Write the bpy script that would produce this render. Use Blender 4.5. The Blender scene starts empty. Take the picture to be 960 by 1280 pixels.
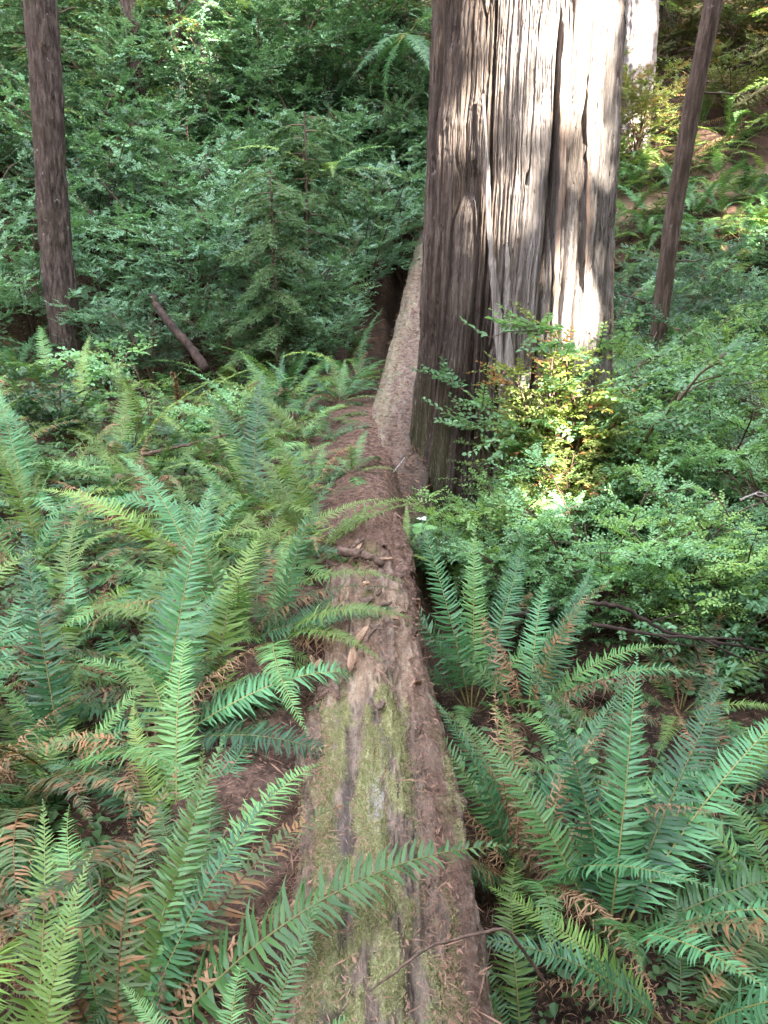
import bpy, math, random
import numpy as np
from mathutils import Vector, Matrix

random.seed(11)
RNG = np.random.default_rng(11)
SC = bpy.context.scene
COL = SC.collection
R = math.radians

# ------------------------------------------------------------------ noise
def _hash(ix, iy, iz, seed):
    n = (ix * 374761393 + iy * 668265263 + iz * 2147483647 + seed * 144665) & 0xFFFFFFFF
    n = ((n ^ (n >> 13)) * 1274126177) & 0xFFFFFFFF
    n = ((n ^ (n >> 16)) * 2246822519) & 0xFFFFFFFF
    return ((n ^ (n >> 15)) & 0xFFFFFF) / float(0xFFFFFF)

def noise(x, y, z=0.0, seed=0):
    """smooth value noise in -1..1"""
    x, y, z = np.broadcast_arrays(np.asarray(x, float), np.asarray(y, float), np.asarray(z, float))
    fx, fy, fz = np.floor(x), np.floor(y), np.floor(z)
    ix, iy, iz = fx.astype(np.int64), fy.astype(np.int64), fz.astype(np.int64)
    u, v, w = x - fx, y - fy, z - fz
    u = u * u * u * (u * (u * 6 - 15) + 10); v = v * v * v * (v * (v * 6 - 15) + 10); w = w * w * w * (w * (w * 6 - 15) + 10)
    r = 0
    for a in (0, 1):
        for b in (0, 1):
            for c in (0, 1):
                r = r + _hash(ix + a, iy + b, iz + c, seed) * (u if a else 1 - u) * (v if b else 1 - v) * (w if c else 1 - w)
    return r * 2 - 1

def fbm(x, y, z=0.0, seed=0, octv=4):
    t, a, s = 0, 0.5, 1.0
    for k in range(octv):
        t = t + a * noise(x * s, y * s, z * s, seed + k * 7)
        a *= 0.5; s *= 2.03
    return t

def sstep(a, b, x):
    t = np.clip((np.asarray(x, float) - a) / (b - a), 0, 1)
    return t * t * (3 - 2 * t)

# ------------------------------------------------------------------ camera model (matches the camera built below)
EYE = np.array([0.0, 0.0, 1.6]); PITCH = R(20.0); FPX = 1065.0
def ray(px, py):
    x = (px - 480) / FPX; u = (640 - py) / FPX
    cp, sp = math.cos(PITCH), math.sin(PITCH)
    d = np.array([x, cp + u * sp, -sp + u * cp])
    return d / np.linalg.norm(d)

def log_x(y):
    y = np.asarray(y, float)
    return -0.04 - 0.012 * np.clip(y - 1.2, 0, 4) + 0.02 * np.sin(y * 1.1)

def ground_z(x, y):
    """height of the forest floor"""
    x = np.asarray(x, float); y = np.asarray(y, float)
    d = x - log_x(np.clip(y, 0, 5.5))
    left = -0.30 + 0.16 * sstep(-1.2, -0.3, d) - 0.10 * sstep(-5, -1.5, d) * 0 + 0.04 * np.sin(x * 1.7 + y)
    right = -0.80 - 0.15 * sstep(1.0, 3.0, d) + 0.5 * sstep(4.0, 9.0, d)
    k = sstep(0.08, 0.42, d)
    z = left * (1 - k) + right * k
    # duff path where the log is buried, beside the old redwood
    pth = np.exp(-((x + 0.14) / 0.27) ** 2) * sstep(3.6, 4.6, y) * (1 - sstep(6.6, 7.6, y))
    z = z * (1 - pth) + (-0.06) * pth
    rise = np.maximum(0, y - 9.5)
    z = z + 0.045 * np.minimum(rise, 6) ** 2 * 0.9 + 0.5 * np.maximum(0, rise - 6)
    side = np.maximum(0, np.abs(x) - 9)
    z = z + 0.03 * np.minimum(side, 8) ** 2 + 0.45 * np.maximum(0, side - 8)
    z = z + 0.55 * np.maximum(0, -y - 7) + 0.35 * np.maximum(0, np.abs(x) - 13)  # unseen rises behind and at the sides, added to block low sky light
    # narrow trail bench cut across the right hand slope
    tb = np.exp(-((y - 15.6 - 0.08 * (x - 5)) / 0.40) ** 2) * sstep(2.5, 4.0, x)
    z = z + 1.15 * sstep(1.0, 5.0, x) * sstep(11.0, 15.2, y)
    z = z - 0.10 * tb
    z = z + 0.05 * noise(x * 1.3, y * 1.3, 0, 5) + 0.025 * noise(x * 4, y * 4, 0, 6)
    return z

def gpos(x, y): return (x, y, float(ground_z(x, y)))
def hit(px, py, dz=0.0):
    """point of the forest floor seen at a place of the photograph"""
    d = ray(px, py); t = 0.5
    while t < 60:
        p = EYE + d * t
        if p[2] - dz <= float(ground_z(p[0], p[1])):
            break
        t += 0.03
    p = EYE + d * t
    return (float(p[0]), float(p[1]), float(ground_z(p[0], p[1])))

def at_y(px, py, y):
    d = ray(px, py); t = y / d[1]
    p = EYE + d * t
    return np.array(p)

# ------------------------------------------------------------------ mesh helpers
class MB:
    def __init__(self):
        self.v = []; self.q = []; self.t = []; self.qm = []; self.tm = []; self.n = 0; self.r = []; self.smooth = True
    def add(self, verts, quads=None, tris=None, mat=0, rnd=None):
        verts = np.asarray(verts, float).reshape(-1, 3)
        o = self.n
        self.v.append(verts); self.n += len(verts)
        self.r.append(np.broadcast_to(np.asarray(0.5 if rnd is None else rnd, float), (len(verts),)).copy())
        if quads is not None and len(quads):
            q = np.asarray(quads, np.int64).reshape(-1, 4) + o; self.q.append(q); self.qm.append(np.full(len(q), mat))
        if tris is not None and len(tris):
            t = np.asarray(tris, np.int64).reshape(-1, 3) + o; self.t.append(t); self.tm.append(np.full(len(t), mat))
    def tube(self, pts, rad, sides=6, mat=0, rnd=0.5, cap=True):
        pts = np.asarray(pts, float); n = len(pts)
        rad = np.broadcast_to(np.asarray(rad, float), (n,))
        T = np.gradient(pts, axis=0); T /= np.linalg.norm(T, axis=1)[:, None] + 1e-9
        ref = np.array([0.3, 0.2, 0.93]) if abs(T[0, 2]) < 0.85 else np.array([1.0, 0.1, 0.0])
        A = np.cross(T, ref); A /= np.linalg.norm(A, axis=1)[:, None] + 1e-9
        B = np.cross(T, A)
        a = np.linspace(0, 2 * math.pi, sides, endpoint=False)
        V = pts[:, None, :] + rad[:, None, None] * (np.cos(a)[None, :, None] * A[:, None, :] + np.sin(a)[None, :, None] * B[:, None, :])
        i = np.arange(n - 1)[:, None] * sides; j = np.arange(sides)[None, :]; j2 = (j + 1) % sides
        q = np.stack([i + j, i + j2, i + sides + j2, i + sides + j], -1).reshape(-1, 4)
        V = V.reshape(-1, 3)
        if cap:
            V = np.vstack([V, pts[:1], pts[-1:]])
            c0, c1 = n * sides, n * sides + 1
            jj = np.arange(sides); j2 = (jj + 1) % sides
            t = np.vstack([np.stack([np.full(sides, c0), j2, jj], -1), np.stack([np.full(sides, c1), (n - 1) * sides + jj, (n - 1) * sides + j2], -1)])
            self.add(V, q, t, mat, rnd)
        else:
            self.add(V, q, None, mat, rnd)
    def leaves(self, P, D, N, L, W, mat=0, rnd=None, fold=0.25, simple=False):
        """many leaves at once: base point, direction, face normal, length, width"""
        P = np.asarray(P, float).reshape(-1, 3); n = len(P)
        if n == 0: return
        D = np.asarray(D, float).reshape(-1, 3); N = np.asarray(N, float).reshape(-1, 3)
        D = D / (np.linalg.norm(D, axis=1)[:, None] + 1e-9)
        S = np.cross(N, D); S /= np.linalg.norm(S, axis=1)[:, None] + 1e-9
        N = np.cross(D, S)
        L = np.broadcast_to(np.asarray(L, float), (n,))[:, None]; W = np.broadcast_to(np.asarray(W, float), (n,))[:, None]
        rnd = RNG.random(n) if rnd is None else np.broadcast_to(np.asarray(rnd, float), (n,))
        if simple:
            V = np.stack([P, P + D * L * .45 - S * W * .5, P + D * L - N * L * 0.08, P + D * L * .45 + S * W * .5], 1)
            b = np.arange(n)[:, None] * 4
            self.add(V.reshape(-1, 3), b + np.array([[0, 1, 2, 3]]), None, mat, np.repeat(rnd, 4))
        else:
            h = N * W * fold
            V = np.stack([P, P + D * L * .30 - S * W * .5 + h, P + D * L * .68 - S * W * .40 + h, P + D * L - N * L * 0.10,
                          P + D * L * .68 + S * W * .40 + h, P + D * L * .30 + S * W * .5 + h], 1)
            b = np.arange(n)[:, None, None] * 6
            q = (b + np.array([[[0, 1, 2, 3], [0, 3, 4, 5]]])).reshape(-1, 4)
            self.add(V.reshape(-1, 3), q, None, mat, np.repeat(rnd, 6))
    def mesh(self, name, mats, smooth=True, attrs=None):
        me = bpy.data.meshes.new(name)
        V = np.vstack(self.v)
        Q = np.vstack(self.q) if self.q else np.zeros((0, 4), np.int64)
        T = np.vstack(self.t) if self.t else np.zeros((0, 3), np.int64)
        nq, nt = len(Q), len(T)
        me.vertices.add(len(V)); me.vertices.foreach_set('co', V.astype(np.float32).ravel())
        me.loops.add(nq * 4 + nt * 3)
        me.loops.foreach_set('vertex_index', np.concatenate([Q.ravel(), T.ravel()]).astype(np.int32))
        me.polygons.add(nq + nt)
        me.polygons.foreach_set('loop_start', np.concatenate([np.arange(nq) * 4, nq * 4 + np.arange(nt) * 3]).astype(np.int32))
        m = np.concatenate(([np.concatenate(self.qm)] if self.qm else []) + ([np.concatenate(self.tm)] if self.tm else []))
        for k in (mats if isinstance(mats, (list, tuple)) else [mats]): me.materials.append(k)
        me.polygons.foreach_set('material_index', m.astype(np.int32))
        me.polygons.foreach_set('use_smooth', np.full(nq + nt, smooth))
        at = me.attributes.new('rnd', 'FLOAT', 'POINT'); at.data.foreach_set('value', np.concatenate(self.r).astype(np.float32))
        for k, val in (attrs or {}).items():
            a2 = me.attributes.new(k, 'FLOAT', 'POINT'); a2.data.foreach_set('value', np.asarray(val, np.float32))
        me.update(calc_edges=True)
        return me

def grid_quads(nr, nc, wrap=False):
    i = np.arange(nr - 1)[:, None]; j = np.arange(nc if wrap else nc - 1)[None, :]
    j2 = (j + 1) % nc
    return np.stack([i * nc + j, i * nc + j2, (i + 1) * nc + j2, (i + 1) * nc + j], -1).reshape(-1, 4)

def link(name, me, parent=None, loc=(0, 0, 0), rot=(0, 0, 0), s=1.0):
    o = bpy.data.objects.new(name, me); COL.objects.link(o)
    if parent is not None: o.parent = parent
    o.location = loc; o.rotation_euler = rot; o.scale = (s, s, s) if not isinstance(s, tuple) else s
    return o

def tag(o, label=None, cat=None, group=None, kind=None):
    if label: o['label'] = label
    if cat: o['category'] = cat
    if group: o['group'] = group
    if kind: o['kind'] = kind
    return o

def thing(name, label, cat, loc=(0, 0, 0), rot=(0, 0, 0), s=1.0, group=None):
    o = link(name, None, None, loc, rot, s); o.empty_display_size = 0.1
    return tag(o, label, cat, group)

# ------------------------------------------------------------------ materials
def newmat(name):
    m = bpy.data.materials.new(name); m.use_nodes = True
    nt = m.node_tree; nt.nodes.clear()
    return m, nt, nt.nodes, nt.links

def nd(nt, typ, **kw):
    n = nt.nodes.new(typ)
    for k, v in kw.items(): setattr(n, k, v)
    return n

def mixc(nt, fac, a, b, blend='MIX'):
    n = nt.nodes.new('ShaderNodeMix'); n.data_type = 'RGBA'; n.blend_type = blend
    for sock, val in ((n.inputs[0], fac), (n.inputs[6], a), (n.inputs[7], b)):
        if hasattr(val, 'links'): nt.links.new(val, sock)
        elif isinstance(val, (tuple, list)): sock.default_value = (*val[:3], 1)
        else: sock.default_value = val
    return n.outputs[2]

def mth(nt, op, a, b=0.0, c=None, clamp=False):
    n = nt.nodes.new('ShaderNodeMath'); n.operation = op; n.use_clamp = clamp
    for i, v in enumerate((a, b) + ((c,) if c is not None else ())):
        if hasattr(v, 'links'): nt.links.new(v, n.inputs[i])
        else: n.inputs[i].default_value = v
    return n.outputs[0]

def ramp(nt, val, a, b, lo=0.0, hi=1.0):
    n = nt.nodes.new('ShaderNodeMapRange'); n.interpolation_type = 'SMOOTHSTEP'
    nt.links.new(val, n.inputs[0]); n.inputs[1].default_value = a; n.inputs[2].default_value = b; n.inputs[3].default_value = lo; n.inputs[4].default_value = hi
    return n.outputs[0]

def attr(nt, name):
    n = nd(nt, 'ShaderNodeAttribute', attribute_name=name); return n.outputs['Fac']

def ntex(nt, scale, detail=4, vec=None, rough=0.55, mapscale=None, coord='Object'):
    n = nd(nt, 'ShaderNodeTexNoise'); n.inputs['Scale'].default_value = scale; n.inputs['Detail'].default_value = detail; n.inputs['Roughness'].default_value = rough
    tc = nd(nt, 'ShaderNodeTexCoord'); src = tc.outputs[coord]
    if mapscale:
        mp = nd(nt, 'ShaderNodeMapping'); mp.inputs['Scale'].default_value = mapscale; nt.links.new(src, mp.inputs[0]); src = mp.outputs[0]
    nt.links.new(src, n.inputs['Vector'])
    return n.outputs['Fac']

def finish(nt, color, rough=0.6, trans=0.0, tcol=None, bump=None, bstr=0.3, bdist=0.01, spec=0.5):
    p = nd(nt, 'ShaderNodeBsdfPrincipled')
    if hasattr(color, 'links'): nt.links.new(color, p.inputs['Base Color'])
    else: p.inputs['Base Color'].default_value = (*color, 1)
    if hasattr(rough, 'links'): nt.links.new(rough, p.inputs['Roughness'])
    else: p.inputs['Roughness'].default_value = rough
    p.inputs['Specular IOR Level'].default_value = spec
    if bump is not None:
        b = nd(nt, 'ShaderNodeBump'); b.inputs['Strength'].default_value = bstr; b.inputs['Distance'].default_value = bdist
        nt.links.new(bump, b.inputs['Height']); nt.links.new(b.outputs[0], p.inputs['Normal'])
    out = nd(nt, 'ShaderNodeOutputMaterial')
    if trans > 0:
        t = nd(nt, 'ShaderNodeBsdfTranslucent')
        src = tcol if tcol is not None else color
        if hasattr(src, 'links'): nt.links.new(src, t.inputs[0])
        else: t.inputs[0].default_value = (*src, 1)
        mx = nd(nt, 'ShaderNodeMixShader'); mx.inputs[0].default_value = trans
        nt.links.new(p.outputs[0], mx.inputs[1]); nt.links.new(t.outputs[0], mx.inputs[2]); nt.links.new(mx.outputs[0], out.inputs[0])
    else:
        nt.links.new(p.outputs[0], out.inputs[0])

def leafmat(name, dark, light, brown=(0.16, 0.08, 0.03), scorch=0.0, trans=0.3, rough=0.42, spec=0.28, brown_leaves=0.0):
    m, nt, N, Lk = newmat(name)
    oi = nd(nt, 'ShaderNodeObjectInfo')
    f = mth(nt, 'ADD', mth(nt, 'MULTIPLY', attr(nt, 'rnd'), 0.55), mth(nt, 'MULTIPLY', oi.outputs['Random'], 0.45))
    c = mixc(nt, f, dark, light)
    if scorch > 0:
        s = ramp(nt, ntex(nt, 14, 5), 0.72 - scorch * 0.3, 0.80 - scorch * 0.3)
        c = mixc(nt, s, c, brown)
    if brown_leaves > 0:
        g = mth(nt, 'GREATER_THAN', attr(nt, 'rnd'), 1 - brown_leaves)
        c = mixc(nt, g, c, brown)
    hs = nd(nt, 'ShaderNodeHueSaturation'); Lk.new(c, hs.inputs['Color'])
    hs.inputs['Hue'].default_value = 0.5
    Lk.new(mth(nt, 'ADD', mth(nt, 'MULTIPLY', oi.outputs['Random'], 0.75), 0.60), hs.inputs['Value'])
    finish(nt, hs.outputs[0], rough, trans, mixc(nt, 1.0, hs.outputs[0], (1.8, 1.7, 0.9), 'MULTIPLY') if trans > 0.2 else None, spec=spec)
    return m

M = {}
M['fern'] = leafmat('fern_green', (0.028, 0.085, 0.022), (0.135, 0.270, 0.088), scorch=0.12, rough=0.36, trans=0.22)
M['fern_blue'] = leafmat('fern_bluegreen', (0.018, 0.070, 0.028), (0.092, 0.225, 0.094), scorch=0.06, rough=0.34, trans=0.22)
M['fern_olive'] = leafmat('fern_olive', (0.050, 0.100, 0.020), (0.165, 0.265, 0.060), scorch=0.28, rough=0.42)
M['fern_lime'] = leafmat('fern_lime', (0.060, 0.115, 0.024), (0.160, 0.250, 0.072), scorch=0.15, rough=0.42)
M['fern_scorch'] = leafmat('fern_scorched', (0.05, 0.09, 0.035), (0.11, 0.15, 0.06), brown=(0.24, 0.13, 0.06), scorch=0.75, rough=0.5)
M['fern_dead'] = leafmat('fern_dead', (0.10, 0.050, 0.025), (0.30, 0.185, 0.10), rough=0.65, trans=0.15, spec=0.3)
M['rachis'] = leafmat('fern_rachis', (0.10, 0.11, 0.03), (0.22, 0.20, 0.07), rough=0.5, trans=0)
M['rachis_dead'] = leafmat('fern_rachis_dead', (0.08, 0.035, 0.015), (0.17, 0.09, 0.04), rough=0.55, trans=0)
M['huck'] = leafmat('huckleberry_leaf', (0.045, 0.130, 0.052), (0.225, 0.400, 0.205), rough=0.35, trans=0.34)
M['huck_lime'] = leafmat('huckleberry_young_leaf', (0.090, 0.200, 0.055), (0.300, 0.470, 0.175), rough=0.38, trans=0.38)
M['huck_dark'] = leafmat('huckleberry_dark_leaf', (0.028, 0.085, 0.035), (0.125, 0.245, 0.125), rough=0.34, trans=0.22)
M['huck_tall'] = leafmat('tall_bush_leaf', (0.028, 0.084, 0.044), (0.150, 0.275, 0.170), rough=0.34, trans=0.25)
M['huck_rust'] = leafmat('rusty_sprout_leaf', (0.09, 0.15, 0.035), (0.23, 0.29, 0.08), brown=(0.30, 0.15, 0.06), brown_leaves=0.07, rough=0.5)
M['hill'] = leafmat('hillside_leaf', (0.038, 0.060, 0.018), (0.130, 0.155, 0.050), brown=(0.16, 0.085, 0.035), brown_leaves=0.18, rough=0.45)
M['needle'] = leafmat('conifer_needle', (0.045, 0.090, 0.030), (0.150, 0.225, 0.070), brown=(0.12, 0.07, 0.03), brown_leaves=0.06, rough=0.5)
M['needle_soft'] = leafmat('sapling_needle', (0.060, 0.125, 0.056), (0.150, 0.240, 0.105), rough=0.5)
M['twig'] = leafmat('twig', (0.045, 0.030, 0.022), (0.12, 0.075, 0.05), rough=0.8, trans=0)
M['cover'] = leafmat('groundcover_leaf', (0.025, 0.065, 0.022), (0.08, 0.14, 0.05), rough=0.45)
M['clover'] = leafmat('clover_leaf', (0.08, 0.19, 0.07), (0.15, 0.29, 0.10), rough=0.5)
M['litter'] = leafmat('litter', (0.035, 0.018, 0.011), (0.20, 0.105, 0.060), rough=0.85, trans=0, spec=0.2)
M['needles_red'] = leafmat('redwood_duff', (0.045, 0.024, 0.017), (0.19, 0.110, 0.075), rough=0.85, trans=0, spec=0.2)
M['mossblade'] = leafmat('moss_blade', (0.17, 0.175, 0.070), (0.37, 0.37, 0.17), rough=0.8, trans=0.2, spec=0.2)
M['petal'] = leafmat('petal', (0.70, 0.68, 0.66), (0.80, 0.78, 0.76), rough=0.5)

def woodmat(name, c1, c2, c3, vs=(9, 9, 0.6), bstr=0.6, moss=None, moss_lo=0.55, moss_hi=0.68, bd=0.01, lichen=None):
    m, nt, N, Lk = newmat(name)
    a = ntex(nt, 2.0, 8, mapscale=vs, rough=0.65)
    b = ntex(nt, 1.3, 5)
    c = mixc(nt, ramp(nt, a, 0.35, 0.68), c1, c2)
    c = mixc(nt, ramp(nt, b, 0.45, 0.70), c, c3)
    if moss:
        c = mixc(nt, ramp(nt, ntex(nt, 2.2, 6, rough=0.65), moss_lo, moss_hi), c, moss)
    if lichen:
        c = mixc(nt, ramp(nt, ntex(nt, 11, 6, rough=0.7), 0.64, 0.70), c, lichen)
    finish(nt, c, 0.88, bump=a, bstr=bstr, bdist=bd, spec=0.2)
    return m
M['bark_dark'] = woodmat('dark_conifer_bark', (0.024, 0.017, 0.015), (0.110, 0.083, 0.072), (0.055, 0.042, 0.033), vs=(14, 14, 3), moss=(0.06, 0.075, 0.03), moss_lo=0.58, moss_hi=0.8, lichen=(0.24, 0.23, 0.21), bd=0.05, bstr=1.0)
M['bark_mid'] = woodmat('thin_tree_bark', (0.075, 0.052, 0.042), (0.195, 0.145, 0.118), (0.11, 0.08, 0.062), vs=(16, 16, 2.5), lichen=(0.24, 0.22, 0.20), bd=0.04, bstr=1.0)
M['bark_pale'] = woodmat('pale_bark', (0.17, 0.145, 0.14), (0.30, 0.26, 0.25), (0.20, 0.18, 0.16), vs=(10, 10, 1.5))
M['bark_black'] = woodmat('wet_dark_wood', (0.018, 0.012, 0.010), (0.055, 0.036, 0.028), (0.03, 0.02, 0.016), vs=(10, 10, 2))
M['stick'] = woodmat('stick_wood', (0.055, 0.036, 0.026), (0.15, 0.10, 0.075), (0.09, 0.06, 0.045), vs=(20, 20, 6))
M['stick_grey'] = woodmat('grey_stick_wood', (0.15, 0.125, 0.115), (0.34, 0.30, 0.28), (0.2, 0.17, 0.15), vs=(20, 20, 6))
M['mossy_bark'] = woodmat('mossy_limb_bark', (0.10, 0.10, 0.035), (0.22, 0.21, 0.08), (0.13, 0.10, 0.05), vs=(8, 8, 8))

# forest floor
m, nt, N_, L_ = newmat('forest_floor_soil')
c = mixc(nt, ramp(nt, ntex(nt, 6, 8, rough=0.7), 0.35, 0.65), (0.014, 0.009, 0.006), (0.055, 0.032, 0.021))
c = mixc(nt, ramp(nt, ntex(nt, 45, 5, rough=0.7), 0.50, 0.68), c, (0.10, 0.060, 0.038))
c = mixc(nt, attr(nt, 'duff'), c, mixc(nt, ramp(nt, ntex(nt, 30, 8, rough=0.75), 0.38, 0.64), (0.040, 0.024, 0.018), (0.18, 0.108, 0.078)))
c = mixc(nt, attr(nt, 'trail'), c, (0.30, 0.20, 0.14))
finish(nt, c, 0.95, bump=ntex(nt, 40, 8, rough=0.75), bstr=0.7, bdist=0.02, spec=0.15)
M['ground'] = m

# redwood bark
def redwood_mat(name, grey=1.0):
    m, nt, N_, L_ = newmat(name)
    fib = ntex(nt, 1.0, 10, mapscale=(30, 30, 1.1), rough=0.78)
    fib2 = ntex(nt, 1.0, 6, mapscale=(85, 85, 3.0), rough=0.7)
    patch = ntex(nt, 1.0, 5, mapscale=(3.2, 3.2, 0.45), rough=0.6)
    weath_shade = attr(nt, 'weather_shade')          # 0 red inner bark .. 1 silver weathered bark; left side's shade painted in too
    red = mixc(nt, ramp(nt, fib, 0.35, 0.66), (0.040, 0.029, 0.023), (0.150, 0.112, 0.090))
    sil = mixc(nt, ramp(nt, fib, 0.34, 0.64), (0.125, 0.102, 0.092), (0.385, 0.350, 0.335))
    w = mth(nt, 'ADD', weath_shade, mth(nt, 'MULTIPLY', mth(nt, 'SUBTRACT', patch, 0.5), 0.9), clamp=True)
    c = mixc(nt, w, red, sil)
    c = mixc(nt, ramp(nt, fib2, 0.56, 0.72), c, (0.085, 0.052, 0.040))
    spots = ntex(nt, 1.0, 3, mapscale=(32, 32, 12), rough=0.5)
    c = mixc(nt, ramp(nt, spots, 0.655, 0.70, 0, 0.85), c, (0.035, 0.022, 0.017))
    c = mixc(nt, mth(nt, 'MULTIPLY', attr(nt, 'char_shade'), 0.8), c, (0.030, 0.020, 0.016))
    c = mixc(nt, mth(nt, 'MULTIPLY', attr(nt, 'moss'), 0.75), c, (0.055, 0.055, 0.022))
    fib3 = ntex(nt, 1.0, 5, mapscale=(150, 150, 4.5), rough=0.75)
    c = mixc(nt, ramp(nt, fib3, 0.54, 0.66, 0, 0.75), c, (0.055, 0.036, 0.028))
    c = mixc(nt, ramp(nt, fib3, 0.44, 0.34, 0, 0.35), c, (0.52, 0.48, 0.45))
    h = mth(nt, 'ADD', fib, mth(nt, 'MULTIPLY', mth(nt, 'SUBTRACT', fib2, fib3), 0.6))
    finish(nt, c, 0.9, bump=h, bstr=1.0, bdist=0.02, spec=0.2)
    return m
M['redwood'] = redwood_mat('redwood_bark')
m, nt, N_, L_ = newmat('silver_bark_strip')
f = ntex(nt, 1.0, 8, mapscale=(60, 60, 1.5), rough=0.7)
c = mixc(nt, ramp(nt, f, 0.35, 0.65), (0.085, 0.072, 0.066), (0.27, 0.245, 0.235))
c = mixc(nt, ramp(nt, ntex(nt, 1, 4, mapscale=(40, 40, 14)), 0.68, 0.72), c, (0.04, 0.028, 0.02))
finish(nt, c, 0.85, bump=f, bstr=0.6, bdist=0.008, spec=0.2)
M['strip'] = m

# fallen log
m, nt, N_, L_ = newmat('fallen_log_bark')
gr = ntex(nt, 1.0, 9, mapscale=(30, 7, 30), rough=0.78)
gr2 = ntex(nt, 38, 7, rough=0.75)
bark = mixc(nt, ramp(nt, gr, 0.36, 0.64), (0.075, 0.053, 0.040), (0.30, 0.230, 0.175))
bark = mixc(nt, ramp(nt, gr2, 0.55, 0.70), bark, (0.38, 0.29, 0.225))
bare = mixc(nt, ramp(nt, gr, 0.34, 0.66), (0.19, 0.125, 0.082), (0.50, 0.375, 0.265))
bare = mixc(nt, ramp(nt, ntex(nt, 7, 6, rough=0.7), 0.60, 0.70), bare, (0.60, 0.48, 0.37))
duff = mixc(nt, ramp(nt, gr2, 0.36, 0.62), (0.065, 0.038, 0.028), (0.23, 0.145, 0.108))
moss = mixc(nt, ramp(nt, gr2, 0.36, 0.64), (0.18, 0.175, 0.080), (0.41, 0.40, 0.21))
c = mixc(nt, attr(nt, 'bare'), bark, bare)
c = mixc(nt, attr(nt, 'duff'), c, duff)
c = mixc(nt, attr(nt, 'moss'), c, moss)
c = mixc(nt, attr(nt, 'rot'), c, (0.11, 0.088, 0.080))
c = mixc(nt, attr(nt, 'pale'), c, (0.46, 0.42, 0.40))
finish(nt, c, 0.92, bump=mth(nt, 'ADD', gr, mth(nt, 'MULTIPLY', gr2, 0.7)), bstr=1.0, bdist=0.02, spec=0.2)
M['log'] = m

# ------------------------------------------------------------------ the forest floor
def build_ground():
    xs = np.concatenate([np.linspace(-60, -9, 34)[:-1], np.linspace(-9, -1.6, 75)[:-1], np.linspace(-1.6, 1.8, 125)[:-1], np.linspace(1.8, 9, 75)[:-1], np.linspace(9, 60, 34)])
    ys = np.concatenate([np.linspace(-60, -1, 30)[:-1], np.linspace(-1, 7.5, 270)[:-1], np.linspace(7.5, 24, 110)[:-1], np.linspace(24, 80, 36)])
    X, Y = np.meshgrid(xs, ys)
    Z = ground_z(X, Y) + 0.018 * fbm(X * 9, Y * 9, 0, 3, 3)
    b = MB(); b.add(np.stack([X, Y, Z], -1).reshape(-1, 3), grid_quads(len(ys), len(xs)))
    d = X - log_x(np.clip(Y, 0, 5.5))
    duff = np.exp(-((X + 0.05) / 0.42) ** 2) * sstep(3.3, 4.2, Y) * (1 - sstep(7.0, 9, Y))
    duff = np.maximum(duff, np.exp(-((d + 0.45) / 0.3) ** 2) * (Y > 0) * (Y < 6) * 0.7)
    trail = np.exp(-((Y - 15.6 - 0.08 * (X - 5)) / 0.28) ** 2) * sstep(2.5, 4.0, X)
    o = link('ground', b.mesh('ground', M['ground'], attrs={'duff': np.clip(duff, 0, 1).ravel(), 'trail': np.clip(trail * 1.3, 0, 1).ravel()}))
    tag(o, 'brown forest floor of soil and fallen redwood needles', kind='structure')
build_ground()

# ------------------------------------------------------------------ the big fallen log under the camera
LOG_R = 0.262
def log_center(y):
    top = 0.0 - 0.03 * sstep(3.2, 4.8, y) - 0.10 * sstep(4.4, 5.4, y)
    return log_x(y), y, top - LOG_R * 0.98

def log_top(x, y):
    cx, _, cz = log_center(np.asarray(y, float))
    d = np.clip((x - cx) / (LOG_R), -0.98, 0.98)
    return cz + LOG_R * np.sqrt(1 - d * d)

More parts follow.
